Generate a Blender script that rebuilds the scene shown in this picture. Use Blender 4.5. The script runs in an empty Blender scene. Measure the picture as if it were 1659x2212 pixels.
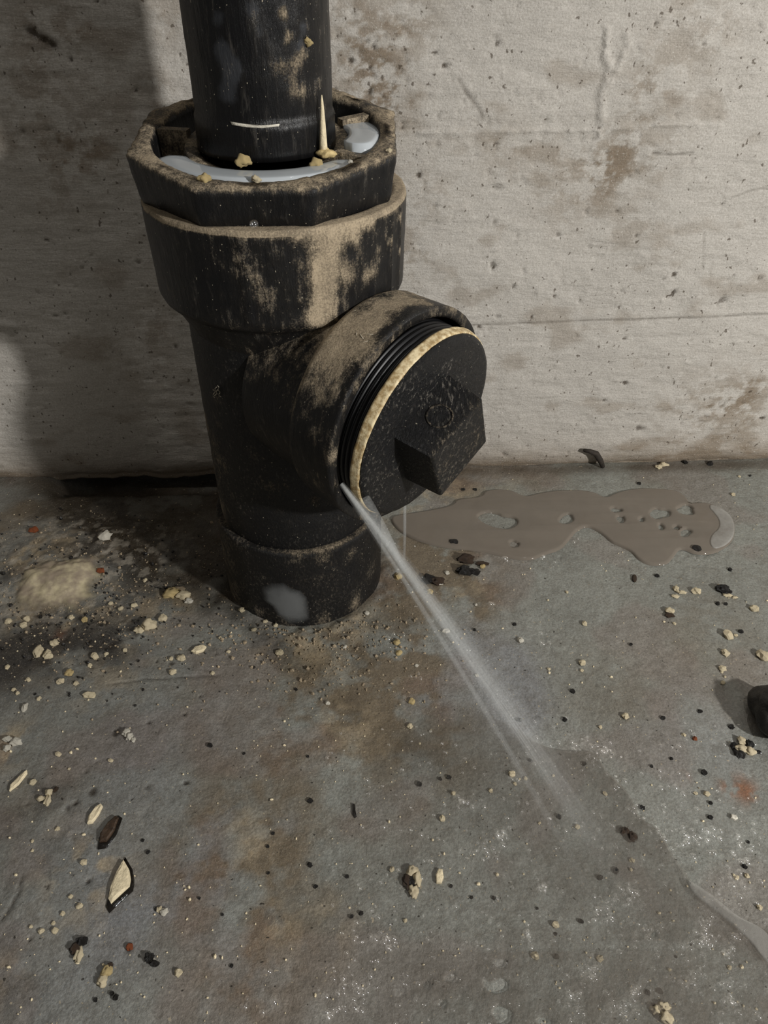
import bpy, math, random
import numpy as np
from mathutils import Vector, Matrix
from mathutils.geometry import tessellate_polygon

random.seed(4)
RNG = np.random.default_rng(7)
scene = bpy.context.scene
COL = scene.collection

# ------------------------------------------------------------------ camera
W_PX, H_PX, F_PX = 1659.0, 2212.0, 1661.0
PITCH, CAM_H = math.radians(38.8), 0.350
cam_data = bpy.data.cameras.new('camera')
cam_data.sensor_fit = 'VERTICAL'
cam_data.sensor_height = 36.0
cam_data.lens = 36.0 * F_PX / H_PX
cam_data.clip_start = 0.01
cam = bpy.data.objects.new('camera', cam_data)
cam.location = (0, 0, CAM_H)
cam.rotation_euler = (math.pi / 2 - PITCH, 0, 0)
COL.objects.link(cam)
scene.camera = cam

# ------------------------------------------------------------------ world, light, exposure
world = bpy.data.worlds.new('world')
scene.world = world
world.use_nodes = True
wb = world.node_tree.nodes['Background']
wb.inputs[0].default_value = (1.0, 0.95, 0.87, 1)
wb.inputs[1].default_value = 0.100
scene.cycles.transparent_max_bounces = 48

def lamp(name, loc, energy, radius, color):
    d = bpy.data.lights.new(name, 'POINT')
    d.energy, d.shadow_soft_size, d.color = energy, radius, color
    o = bpy.data.objects.new(name, d)
    o.location = loc
    COL.objects.link(o)
    return o
lamp('work_lamp', (0.76, -0.36, 0.55), 36.0, 0.027, (1.0, 0.982, 0.952))
lamp('added_glint_lamp', (0.42, 0.12, 2.1), 17.0, 0.03, (1.0, 0.97, 0.93))  # unseen overhead lamp, added for glints on the wet floor and some fill

scene.view_settings.view_transform = 'Standard'
scene.view_settings.look = 'None'
scene.view_settings.gamma = 1.0
scene.view_settings.use_curve_mapping = False
scene.view_settings.exposure = 0.24

# ------------------------------------------------------------------ measuring: a point seen in the photograph -> a place in the room
O = np.array([0, 0, CAM_H])
FW = np.array([0, math.cos(PITCH), -math.sin(PITCH)])
UP = np.array([0, math.sin(PITCH), math.cos(PITCH)])
RT = np.array([1.0, 0, 0])
YAW = math.radians(2.3)
WP = np.array([-0.0522, 0.485, 0.0])                       # a point of the wall
WU = np.array([math.cos(YAW), math.sin(YAW), 0.0])         # along the wall
WN = np.array([-math.sin(YAW), math.cos(YAW), 0.0])        # into the wall
AX = np.array([-0.0522, 0.372, 0.0])                       # foot of the pipe axis

def ray(x, y):
    return FW + RT * ((x - W_PX / 2) / F_PX) - UP * ((y - H_PX / 2) / F_PX)
def on_floor(x, y, z=0.0):
    d = ray(x, y)
    return O + d * ((z - CAM_H) / d[2])
def on_wall(x, y):                                          # -> (u, z)
    d = ray(x, y)
    P = O + d * (np.dot(WP - O, WN) / np.dot(d, WN))
    return float(np.dot(P - WP, WU)), float(P[2])
def on_tube(x, y, base, axis, r):
    d = ray(x, y); a = axis / np.linalg.norm(axis)
    oc = O - base
    dp = d - a * np.dot(d, a); op = oc - a * np.dot(oc, a)
    A, B, C = dp @ dp, 2 * dp @ op, op @ op - r * r
    D = max(B * B - 4 * A * C, 0)
    return O + d * ((-B - math.sqrt(D)) / (2 * A))
def mm_px(P):                                               # metres per photograph pixel at P
    return float(np.dot(np.asarray(P) - O, FW)) / F_PX
def vert_axis(x, y, r):
    return on_tube(x, y, AX, np.array([0, 0, 1.0]), r)

# ------------------------------------------------------------------ noise
TAB = RNG.random((64, 512, 512), dtype=np.float32)[:40]
def vnoise(x, y, seed):
    t = TAB[seed % 40]
    xi, yi = np.floor(x).astype(int), np.floor(y).astype(int)
    fx, fy = x - xi, y - yi
    fx, fy = fx * fx * (3 - 2 * fx), fy * fy * (3 - 2 * fy)
    a, b = t[yi % 512, xi % 512], t[yi % 512, (xi + 1) % 512]
    c, d = t[(yi + 1) % 512, xi % 512], t[(yi + 1) % 512, (xi + 1) % 512]
    return (a + (b - a) * fx) * (1 - fy) + (c + (d - c) * fx) * fy
def fbm(x, y, size, octv=4, seed=0, gain=0.5):
    s, amp, tot, f = 0, 1.0, 0, 1.0 / size
    for k in range(octv):
        s = s + amp * vnoise(x * f + 17.3 * k + 100, y * f + 9.1 * k + 100, seed + k)
        tot += amp; amp *= gain; f *= 2.03
    return s / tot
def sstep(a, b, x):
    t = np.clip((x - a) / (b - a), 0, 1)
    return t * t * (3 - 2 * t)
def lin(r, g, b):
    f = lambda c: (c / 255 / 12.92) if c / 255 <= 0.04045 else ((c / 255 + 0.055) / 1.055) ** 2.4
    return np.array([f(r), f(g), f(b)])

# ------------------------------------------------------------------ objects
def tag(o, label=None, cat=None, group=None, kind=None):
    if label: o['label'] = label
    if cat: o['category'] = cat
    if group: o['group'] = group
    if kind: o['kind'] = kind
    return o
def thing(name, label, cat, loc=(0, 0, 0), group=None):
    o = bpy.data.objects.new(name, None)
    o.empty_display_size = 0.02
    COL.objects.link(o)
    o.location = loc
    return tag(o, label, cat, group)
def link_mesh(name, me, mat=None, parent=None, loc=None):
    o = bpy.data.objects.new(name, me)
    COL.objects.link(o)
    if mat: me.materials.append(mat)
    if loc is not None: o.location = loc
    if parent is not None:
        o.parent = parent
        base = parent
        off = Vector((0, 0, 0))
        while base is not None:
            off += base.location; base = base.parent
        if loc is None: o.location = -off
        else: o.location = Vector(loc) - off
    return o
def mesh_np(name, V, F, smooth=True, attrs=None, cols=None):
    V = np.asarray(V, np.float32)
    me = bpy.data.meshes.new(name)
    if isinstance(F, np.ndarray):
        n, k = F.shape
        me.vertices.add(len(V)); me.vertices.foreach_set('co', V.ravel())
        me.loops.add(n * k); me.loops.foreach_set('vertex_index', F.astype(np.int32).ravel())
        me.polygons.add(n)
        me.polygons.foreach_set('loop_start', np.arange(0, n * k, k, dtype=np.int32))
        me.update(calc_edges=True)
    else:
        me.from_pydata([tuple(map(float, v)) for v in V], [], [tuple(map(int, f)) for f in F])
        me.update()
    me.polygons.foreach_set('use_smooth', np.full(len(me.polygons), smooth))
    for k, v in (attrs or {}).items():
        a = me.attributes.new(k, 'FLOAT', 'POINT')
        a.data.foreach_set('value', np.asarray(v, np.float32).ravel())
    if cols is not None:
        a = me.attributes.new('albedo', 'FLOAT_COLOR', 'POINT')
        c = np.ones((len(V), 4), np.float32); c[:, :3] = cols.reshape(-1, 3)
        a.data.foreach_set('color', c.ravel())
    me.validate()
    return me
def grid_faces(nr, nc, wrap=False):
    r = np.arange(nr - 1)[:, None]; c = np.arange(nc if wrap else nc - 1)[None, :]
    c2 = (c + 1) % nc
    return np.stack([r * nc + c, r * nc + c2, (r + 1) * nc + c2, (r + 1) * nc + c], -1).reshape(-1, 4)

# ------------------------------------------------------------------ materials
def new_mat(name):
    m = bpy.data.materials.new(name); m.use_nodes = True
    nt = m.node_tree
    return m, nt, nt.nodes['Principled BSDF']
def nd(nt, t, **kw):
    n = nt.nodes.new(t)
    for k, v in kw.items(): setattr(n, k, v)
    return n
def noise(nt, scale, detail=4, rough=0.6, vec=None, stretch=None):
    n = nd(nt, 'ShaderNodeTexNoise')
    n.inputs['Scale'].default_value = scale; n.inputs['Detail'].default_value = detail
    n.inputs['Roughness'].default_value = rough
    tc = nd(nt, 'ShaderNodeTexCoord')
    if stretch:
        mp = nd(nt, 'ShaderNodeMapping'); mp.inputs['Scale'].default_value = stretch
        nt.links.new(tc.outputs['Object'], mp.inputs['Vector']); nt.links.new(mp.outputs[0], n.inputs['Vector'])
    else:
        nt.links.new(tc.outputs['Object'], n.inputs['Vector'])
    return n.outputs['Fac']
def ramp(nt, fac, a, b, lo=0.0, hi=1.0):
    r = nd(nt, 'ShaderNodeMapRange'); r.interpolation_type = 'SMOOTHSTEP'
    for i, v in zip(('From Min', 'From Max', 'To Min', 'To Max'), (a, b, lo, hi)): r.inputs[i].default_value = v
    nt.links.new(fac, r.inputs['Value'])
    return r.outputs['Result']
def math_n(nt, op, a, b=None):
    n = nd(nt, 'ShaderNodeMath', operation=op)
    for i, v in enumerate((a, b)):
        if v is None: continue
        if isinstance(v, (int, float)): n.inputs[i].default_value = v
        else: nt.links.new(v, n.inputs[i])
    return n.outputs[0]
def mix(nt, fac, a, b, blend='MIX'):
    n = nd(nt, 'ShaderNodeMix', data_type='RGBA', blend_type=blend)
    for s, v in ((n.inputs[0], fac), (n.inputs[6], a), (n.inputs[7], b)):
        if isinstance(v, (int, float)): s.default_value = v
        elif isinstance(v, (tuple, list, np.ndarray)): s.default_value = (*[float(q) for q in v][:3], 1)
        else: nt.links.new(v, s)
    return n.outputs[2]
def attr(nt, name, out='Fac'):
    n = nd(nt, 'ShaderNodeAttribute'); n.attribute_name = name
    return n.outputs[out]
def bump(nt, bsdf, height, strength, dist, chain=None):
    b = nd(nt, 'ShaderNodeBump'); b.inputs['Strength'].default_value = strength; b.inputs['Distance'].default_value = dist
    nt.links.new(height, b.inputs['Height'])
    if chain is not None: nt.links.new(chain, b.inputs['Normal'])
    nt.links.new(b.outputs[0], bsdf.inputs['Normal'])
    return b.outputs[0]

def make_abs(name, base=(0.006, 0.006, 0.0065), scuff_col=(92, 88, 82), dust_col=(184, 167, 141), rough=0.42, scuff=0.5, streak=(1, 1, 0.25), relief=0.0008, blot=1.25, fine=1.15, blot_scale=60, fine_scale=300):
    """black drain plastic: grey scuffs, fine specks, tan dust where the attribute says"""
    m, nt, b = new_mat(name)
    d = attr(nt, 'dust'); sm = attr(nt, 'smear')
    n1 = noise(nt, blot_scale, 7, 0.72)
    n2 = noise(nt, fine_scale, 6, 0.72, stretch=streak)
    n3 = noise(nt, 1300, 3, 0.6)
    t = math_n(nt, 'ADD', d, math_n(nt, 'MULTIPLY', math_n(nt, 'SUBTRACT', n1, 0.5), blot))
    t = math_n(nt, 'ADD', t, math_n(nt, 'MULTIPLY', math_n(nt, 'SUBTRACT', n2, 0.5), fine))
    t = math_n(nt, 'ADD', t, math_n(nt, 'MULTIPLY', math_n(nt, 'SUBTRACT', n3, 0.5), 0.4))
    dust = ramp(nt, t, 0.26, 0.80)
    film = ramp(nt, t, -0.1, 0.5)                            # the thin grey bloom of dry dirt round the thick dust
    sc = math_n(nt, 'MULTIPLY', ramp(nt, n2, 0.53, 0.72), ramp(nt, noise(nt, 38, 3, 0.5), 0.40, 0.62))
    c = mix(nt, math_n(nt, 'MULTIPLY', film, 0.085), base, lin(96, 88, 76))
    c = mix(nt, math_n(nt, 'MULTIPLY', sc, scuff), c, lin(*scuff_col))
    c = mix(nt, math_n(nt, 'MULTIPLY', ramp(nt, math_n(nt, 'ADD', sm, math_n(nt, 'SUBTRACT', n1, 0.5)), 0.25, 0.6), 0.8), c, lin(56, 58, 62))
    dc = mix(nt, ramp(nt, math_n(nt, 'ADD', n3, math_n(nt, 'SUBTRACT', n1, 0.5)), 0.3, 0.75), lin(*[q * 0.72 for q in dust_col]), lin(*dust_col))
    c = mix(nt, math_n(nt, 'MULTIPLY', dust, 0.94), c, dc)
    sp = ramp(nt, noise(nt, 900, 1, 0.5, stretch=(1, 1, 0.8)), 0.74, 0.79)
    c = mix(nt, math_n(nt, 'MULTIPLY', sp, 0.7), c, lin(190, 180, 158))
    nt.links.new(c, b.inputs['Base Color'])
    b.inputs['Specular IOR Level'].default_value = 0.32
    r = ramp(nt, math_n(nt, 'MAXIMUM', dust, math_n(nt, 'MULTIPLY', sm, 0.6)), 0, 1, rough, 0.9)
    nt.links.new(r, b.inputs['Roughness'])
    h = math_n(nt, 'ADD', math_n(nt, 'MULTIPLY', dust, 0.8), math_n(nt, 'MULTIPLY', n2, 1.0))
    bump(nt, b, h, 0.8, relief)
    return m
def make_plain(name, col, rough=0.6, noise_scale=400, var=0.25, bump_d=0.0006, spec=0.5, dark=None):
    m, nt, b = new_mat(name)
    n = noise(nt, noise_scale, 4, 0.65)
    c = mix(nt, ramp(nt, n, 0.35, 0.7), [q * (1 - var) for q in col] if dark is None else dark, col)
    nt.links.new(c, b.inputs['Base Color'])
    b.inputs['Roughness'].default_value = rough
    b.inputs['Specular IOR Level'].default_value = spec
    if bump_d: bump(nt, b, n, 0.7, bump_d)
    return m
def make_film(name, col, alpha, rough=0.05, bump_scale=60, bump_d=0.0004, use_attr=False, vary=0.0, strength=0.3):
    """murky water: lets part of what lies under it through"""
    m, nt, b = new_mat(name)
    b.inputs['Base Color'].default_value = (*[float(q) for q in col], 1)
    b.inputs['Roughness'].default_value = rough
    b.inputs['IOR'].default_value = 1.33
    a = attr(nt, 'alpha') if use_attr else None
    v = ramp(nt, noise(nt, 45, 4, 0.6), 0.3, 0.7, alpha * (1 - vary), alpha)
    if a is not None: v = math_n(nt, 'MULTIPLY', v, a)
    nt.links.new(v, b.inputs['Alpha'])
    bump(nt, b, noise(nt, bump_scale, 3, 0.5), strength, bump_d)
    return m

M = {}
M['abs'] = make_abs('black_drain_plastic')
M['abs_plug'] = make_abs('black_plug_plastic', scuff=0.9, streak=(1.5, 0.4, 0.9), rough=0.36, relief=0.0016, scuff_col=(146, 140, 130), blot=0.5, fine=1.5, fine_scale=520)
M['abs_body'] = make_abs('black_body_plastic', dust_col=(166, 151, 128), blot=0.9, fine=1.35, blot_scale=80, fine_scale=700, streak=(1, 1, .6), scuff=.7)
M['abs_pipe'] = make_abs('black_pipe_plastic', rough=0.30, scuff=0.55, streak=(1, 1, 0.15))
M['thread'] = make_plain('black_thread', (0.004, 0.004, 0.005), 0.42, 300, 0.1, 0.0)
M['tan_band'] = make_plain('cream_gasket', lin(236, 219, 178), 0.55, 330, 0.0, 0.0005, dark=lin(168, 142, 98))
M['cream'] = make_plain('cream_crumb', lin(240, 224, 188), 0.8, 500, 0.2, 0.0008)
M['white'] = make_plain('white_crumb', lin(226, 220, 204), 0.7, 500, 0.2, 0.0006)
M['yellow'] = make_plain('yellow_crumb', lin(220, 196, 140), 0.7, 500, 0.3, 0.0006)
M['brown'] = make_plain('brown_clod', lin(74, 56, 40), 0.55, 350, 0.5, 0.0008)
M['dark'] = make_plain('dark_grit', lin(34, 31, 28), 0.4, 400, 0.5, 0.0008)
M['rust'] = make_plain('rust_crumb', lin(150, 78, 36), 0.7, 400, 0.4, 0.0006)
M['tan'] = make_plain('tan_dirt', lin(178, 160, 133), 0.9, 420, 0.4, 0.0012)
M['twig'] = make_plain('dark_twig', lin(52, 44, 36), 0.8, 500, 0.4, 0.0006)
M['fibre'] = make_plain('pale_fibre', lin(190, 180, 160), 0.7, 400, 0.1, 0.0)
M['smear'] = make_film('grey_smear', lin(120, 122, 122), 0.75, 0.45, 300, 0.0002, use_attr=True, vary=0.35)
M['sticker'] = make_plain('grey_worn_label', lin(92, 90, 84), 0.5, 300, 0.45, 0.0002)
M['pulp'] = make_plain('pale_pulp', lin(206, 194, 158), 0.6, 70, 0.0, 0.0005, dark=lin(150, 136, 118))
_nt = M['pulp'].node_tree
_nt.links.new(attr(_nt, 'alpha'), _nt.nodes['Principled BSDF'].inputs['Alpha'])
M['milky'] = make_film('milky_water', lin(188, 194, 198), 0.96, 0.06, 40, 0.0001)
M['puddle'] = make_film('murky_puddle_water', lin(130, 121, 110), 0.80, 0.04, 30, 0.0001, vary=0.12)
M['film'] = make_film('thin_brown_water', lin(114, 107, 98), 0.50, 0.07, 230, 0.0022, use_attr=True, vary=0.55, strength=0.8)
M['foam'] = make_film('grey_foam', lin(176, 174, 168), 0.75, 0.35, 300, 0.0006, use_attr=True, vary=0.5, strength=0.6)

m, nt, b = new_mat('clear_drop')                            # clear water: what lies below, plus the shine of its surface
tr_ = nd(nt, 'ShaderNodeBsdfTransparent'); gl_ = nd(nt, 'ShaderNodeBsdfGlossy'); ad_ = nd(nt, 'ShaderNodeAddShader')
tr_.inputs[0].default_value = (.94, .94, .94, 1); gl_.inputs[0].default_value = (.20, .20, .20, 1); gl_.inputs['Roughness'].default_value = 0.12
nt.links.new(tr_.outputs[0], ad_.inputs[0]); nt.links.new(gl_.outputs[0], ad_.inputs[1])
nt.links.new(ad_.outputs[0], nt.nodes['Material Output'].inputs['Surface'])
M['drop'] = m

def make_jet(name, a_max):
    m, nt, b = new_mat(name)
    b.inputs['Base Color'].default_value = (*lin(206, 208, 206), 1)
    b.inputs['Roughness'].default_value = 0.25; b.inputs['IOR'].default_value = 1.33
    n = noise(nt, 900, 3, 0.6, stretch=(1, 1, 1))
    v = math_n(nt, 'MULTIPLY', attr(nt, 'alpha'), ramp(nt, n, 0.3, 0.7, a_max * 0.55, a_max))
    nt.links.new(v, b.inputs['Alpha'])
    return m
M['jet'] = make_jet('jet_water', 0.34)
M['spray'] = make_jet('jet_spray', 0.16)

# wall: white-washed concrete, brushed
m, nt, b = new_mat('whitewashed_concrete'); M['wall'] = m
c = attr(nt, 'albedo', 'Color')
fine = noise(nt, 900, 4, 0.7)
brush = noise(nt, 260, 5, 0.65, stretch=(0.18, 1, 1))
c = mix(nt, ramp(nt, fine, 0.32, 0.68, 0.0, 0.36), c, lin(126, 117, 104))
c = mix(nt, ramp(nt, noise(nt, 1100, 2, 0.5), 0.60, 0.75, 0.0, 0.5), c, lin(226, 222, 214))
c = mix(nt, math_n(nt, 'MULTIPLY', ramp(nt, noise(nt, 330, 2, 0.5, stretch=(1, 1, .8)), 0.665, 0.73), 0.75), c, lin(78, 66, 52))
nt.links.new(c, b.inputs['Base Color']); b.inputs['Roughness'].default_value = 0.75
b.inputs['Specular IOR Level'].default_value = 0.25
ch = bump(nt, b, brush, 0.6, 0.0018)
bump(nt, b, fine, 0.5, 0.001, ch)

# floor: worn grey-green painted concrete, wet
m, nt, b = new_mat('worn_wet_concrete'); M['floor'] = m
c = attr(nt, 'albedo', 'Color'); wet = attr(nt, 'wet')
fine = noise(nt, 700, 5, 0.7)
c = mix(nt, ramp(nt, noise(nt, 140, 6, 0.72), 0.40, 0.68, 0.0, 0.34), c, lin(92, 84, 72))
c = mix(nt, ramp(nt, fine, 0.30, 0.68, 0.0, 0.42), c, lin(66, 62, 55))
c = mix(nt, ramp(nt, noise(nt, 1500, 2, 0.6), 0.55, 0.75, 0.0, 0.35), c, lin(176, 168, 152))
c = mix(nt, math_n(nt, 'MULTIPLY', ramp(nt, noise(nt, 520, 1, 0.5), 0.725, 0.765), 0.8), c, lin(168, 156, 134))
c = mix(nt, math_n(nt, 'MULTIPLY', ramp(nt, noise(nt, 430, 1, 0.5), 0.735, 0.77), 0.85), c, lin(40, 36, 30))
nt.links.new(c, b.inputs['Base Color'])
rn = ramp(nt, noise(nt, 60, 4, 0.6), 0.3, 0.7, -0.08, 0.08)
nt.links.new(math_n(nt, 'ADD', ramp(nt, wet, 0, 1, 0.55, 0.22), rn), b.inputs['Roughness'])
b.inputs['Specular IOR Level'].default_value = 0.45
ch = bump(nt, b, noise(nt, 170, 4, 0.6), 0.5, 0.0016)
bump(nt, b, fine, 0.5, 0.0009, ch)
gb = nd(nt, 'ShaderNodeBump'); gb.inputs['Strength'].default_value = 1.0; gb.inputs['Distance'].default_value = 0.0030
nt.links.new(noise(nt, 420, 3, 0.55), gb.inputs['Height']); nt.links.new(gb.outputs[0], b.inputs['Coat Normal'])
nt.links.new(attr(nt, 'glint'), b.inputs['Coat Weight']); b.inputs['Coat Roughness'].default_value = 0.05; b.inputs['Coat IOR'].default_value = 1.33

# ------------------------------------------------------------------ wall
def axis_pts(lo, a, bnd, hi, fine, coarse):
    return np.concatenate([np.arange(lo, a, coarse), np.arange(a, bnd, fine), np.arange(bnd, hi + 1e-9, coarse)])
def splat(arr, ua, va, u, v, ru, rv=None, s=1.0, ang=0.0, pw=1.0):
    """add a soft elliptical mark to an array laid over the axes ua (columns) and va (rows)"""
    rv = rv or ru; R = max(ru, rv) * 2.6
    i0, i1 = np.searchsorted(ua, [u - R, u + R]); j0, j1 = np.searchsorted(va, [v - R, v + R])
    if i0 >= i1 or j0 >= j1: return
    du = ua[None, i0:i1] - u; dv = va[j0:j1, None] - v
    ca, sa = math.cos(ang), math.sin(ang)
    q = ((du * ca + dv * sa) / ru) ** 2 + ((-du * sa + dv * ca) / rv) ** 2
    arr[j0:j1, i0:i1] += s * np.exp(-q ** pw)
def stroke(arr, ua, va, pts, r, s):
    for (u0, v0), (u1, v1) in zip(pts[:-1], pts[1:]):
        L = math.hypot(u1 - u0, v1 - v0); n = max(2, int(L / (r * 0.8)))
        for k in range(n):
            t = k / n
            splat(arr, ua, va, u0 + (u1 - u0) * t, v0 + (v1 - v0) * t, r, r, s)

ua = axis_pts(-0.50, -0.28, 0.36, 0.60, 0.001, 0.006)
za = axis_pts(-0.004, -0.003, 0.345, 0.56, 0.001, 0.006)
UU, ZZ = np.meshgrid(ua, za)
hgt = (fbm(UU, ZZ, 0.09, 3, 1) - 0.5) * 0.004 + (fbm(UU * 0.35, ZZ, 0.006, 4, 5) - 0.5) * 0.0011 + (fbm(UU, ZZ, 0.012, 3, 9) - 0.5) * 0.0011
grime = np.zeros_like(UU); pit = np.zeros_like(UU); ridge = np.zeros_like(UU); crack = np.zeros_like(UU)
W = on_wall
# brown grime clouds
for x, y, r, s in ((760, 90, 90, .75), (830, 200, 70, .5), (760, 290, 60, .5), (900, 40, 60, .3), (1390, 200, 55, .45), (1450, 120, 70, .35), (1340, 330, 45, .5), (1430, 330, 60, .25),
                   (1320, 380, 45, .5), (1250, 350, 60, .3), (1230, 430, 70, .25), (1100, 330, 60, .3), (900, 560, 50, .35), (920, 420, 60, .3), (350, 60, 40, .35), (340, 180, 40, .3),
                   (1600, 870, 70, .55), (1500, 880, 90, .3), (120, 60, 90, .4), (60, 200, 100, .3), (180, 330, 80, .3), (250, 220, 60, .3), (130, 420, 90, .2), (300, 800, 90, .3), (330, 700, 60, .3), (1560, 50, 60, .25)):
    u, z = W(x, y); q = W(x + r, y)[0] - u
    splat(grime, ua, za, u, z, q, q, s)
grime *= 1.5 * sstep(0.40, 0.60, fbm(UU * .8, ZZ, 0.007, 5, 12, 0.72)) * (.4 + .9 * fbm(UU, ZZ, .03, 3, 6))
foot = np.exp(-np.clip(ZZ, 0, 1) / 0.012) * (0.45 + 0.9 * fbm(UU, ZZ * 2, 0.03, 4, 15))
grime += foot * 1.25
grime += sstep(0.58, 0.75, fbm(UU * 0.6, ZZ, 0.018, 4, 18)) * 0.35
# formwork joint, scratches, gouges, raised seams
jt = [(1018, 704), (1140, 698), (1270, 693), (1390, 689), (1530, 684), (1659, 678), (1800, 672)]
stroke(crack, ua, za, [W(*p) for p in jt], 0.0007, 0.30)
stroke(crack, ua, za, [W(*p) for p in ((990, 170), (1010, 205), (1035, 235), (1045, 262))], 0.0010, 0.32)
stroke(crack, ua, za, [W(*p) for p in ((1410, 331), (1455, 335), (1500, 330))], 0.0008, 0.34)
stroke(crack, ua, za, [W(*p) for p in ((1575, 428), (1625, 410), (1659, 405))], 0.0006, 0.22)
stroke(crack, ua, za, [W(*p) for p in ((1520, 500), (1517, 585))], 0.0007, 0.15)
stroke(crack, ua, za, [W(*p) for p in ((1085, 650), (1110, 612))], 0.0007, 0.12)
stroke(crack, ua, za, [W(*p) for p in ((62, 66), (80, 76), (100, 88), (124, 103))], 0.0022, 0.9)
stroke(ridge, ua, za, [W(*p) for p in ((1308, 60), (1306, 120), (1320, 150), (1300, 200), (1298, 275), (1280, 340))], 0.0022, 0.5)
stroke(ridge, ua, za, [W(*p) for p in ((1350, 70), (1355, 95), (1330, 155), (1305, 190))], 0.0018, 0.4)
stroke(ridge, ua, za, [W(*p) for p in ((880, 286), (1100, 284), (1290, 282), (1420, 270), (1560, 268))], 0.0011, 0.3)
stroke(ridge, ua, za, [W(*p) for p in ((0, 700), (40, 704), (62, 702))], 0.0022, 0.5)
stroke(crack, ua, za, [W(*p) for p in ((1265, 968), (1282, 972), (1300, 1006))], 0.0016, 0.0)
pits = [(938, 111, 7, 1), (905, 378, 8, 1), (1416, 50, 7, .9), (1450, 633, 12, .9), (1560, 651, 16, .7), (1455, 592, 8, .9), (95, 85, 10, .9), (112, 95, 8, .8), (75, 72, 9, .6),
        (868, 275, 9, .9), (1293, 278, 8, .8), (1550, 250, 11, .6), (1065, 572, 12, .7), (1068, 480, 10, .6), (1165, 210, 14, .5), (1180, 262, 12, .5), (1360, 383, 11, .6), (1063, 325, 7, .8),
        (1560, 440, 6, .9), (1333, 458, 7, .6), (1375, 510, 6, .7), (960, 142, 6, .8), (1380, 925, 12, .7), (1648, 905, 10, .9), (1350, 826, 8, .9), (1560, 873, 16, .6), (1525, 900, 10, .6),
        (1348, 732, 6, .9), (1198, 640, 6, .8), (1148, 686, 6, .9), (1110, 620, 6, .8), (390, 120, 8, .9), (405, 138, 6, .8), (292, 195, 7, .7), (545 - 400, 15, 8, .5), (100, 520, 8, .8), (300, 565, 8, .6),
        (310, 620, 9, .7), (160, 615, 12, .5), (140, 678, 8, .6), (170, 730, 9, .5), (80, 635, 8, .5), (1480, 1003, 8, .8), (1040, 620, 6, .8), (1640, 600, 9, .7), (1250, 445, 9, .5)]
for x, y, r, s in pits:
    u, z = W(x, y); q = (W(x + r, y)[0] - u) * 0.8
    splat(pit, ua, za, u, z, q, q * RNG.uniform(.6, 1.3), s, RNG.uniform(0, 3), 2)
for k in range(900):
    u, z = RNG.uniform(-0.30, 0.42), RNG.uniform(0.0, 0.34)
    r = RNG.uniform(0.0006, 0.0017)
    splat(pit, ua, za, u, z, r, r * RNG.uniform(.6, 2.2), RNG.uniform(.12, .65), RNG.uniform(0, 3), 2)
for k in range(260):                                        # thicker pocking in the grimy band beside the pipe and across the middle
    x, y = (RNG.normal(790, 90), RNG.normal(150, 110)) if k % 2 else (RNG.normal(1120, 220), RNG.normal(380, 120))
    u, z = W(x, y); r = RNG.uniform(0.0007, 0.0022)
    splat(pit, ua, za, u, z, r, r * RNG.uniform(.6, 2), RNG.uniform(.1, .55), RNG.uniform(0, 3), 2)
for k in range(320):                                        # raised daubs of thick paint
    u, z = RNG.uniform(-0.05, 0.40), RNG.uniform(0.02, 0.36)
    splat(ridge, ua, za, u, z, RNG.uniform(.0008, .004), RNG.uniform(.0006, .0015), RNG.uniform(.1, .5), RNG.uniform(-.5, .5))
ridge *= 0.15 + 1.2 * sstep(.32, .62, fbm(UU, ZZ, 0.005, 4, 36))
crack *= 0.35 + 1.1 * fbm(UU, ZZ, 0.004, 3, 38)
pit *= sstep(0.28, 0.52, fbm(UU, ZZ, 0.0026, 3, 39))
pit = np.clip(pit, 0, 1.1); crack = np.clip(crack, 0, 1); ridge = np.clip(ridge, 0, 1)
lipz = (fbm(UU, ZZ * 0, 0.02, 3, 21) - 0.5) * 0.006 * np.exp(-np.clip(ZZ, 0, 1) / 0.006)
hgt = hgt + ridge * 0.0012 - pit * 0.0012 - crack * 0.0009 - 0.004 * np.exp(-np.clip(ZZ - 0.0, 0, 1) / 0.005)
alb = lin(203, 198, 190)[None, None] * (0.90 + 0.2 * fbm(UU, ZZ, 0.05, 4, 24))[..., None]
def over(c, col, f): return c * (1 - f[..., None]) + col[None, None] * f[..., None]
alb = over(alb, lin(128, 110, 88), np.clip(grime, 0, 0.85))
alb = over(alb, lin(58, 46, 34), np.clip(sstep(0.3, 0.9, pit), 0, .92))
alb = over(alb, lin(70, 60, 48), np.clip(crack * 0.85, 0, .85))
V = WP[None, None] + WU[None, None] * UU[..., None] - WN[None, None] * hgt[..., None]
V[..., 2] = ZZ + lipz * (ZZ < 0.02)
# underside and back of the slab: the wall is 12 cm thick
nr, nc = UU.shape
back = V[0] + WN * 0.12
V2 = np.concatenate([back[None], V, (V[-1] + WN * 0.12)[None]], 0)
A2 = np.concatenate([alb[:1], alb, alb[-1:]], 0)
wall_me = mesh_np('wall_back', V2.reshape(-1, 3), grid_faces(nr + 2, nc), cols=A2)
tag(link_mesh('wall_back', wall_me, M['wall']), kind='structure')

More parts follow.
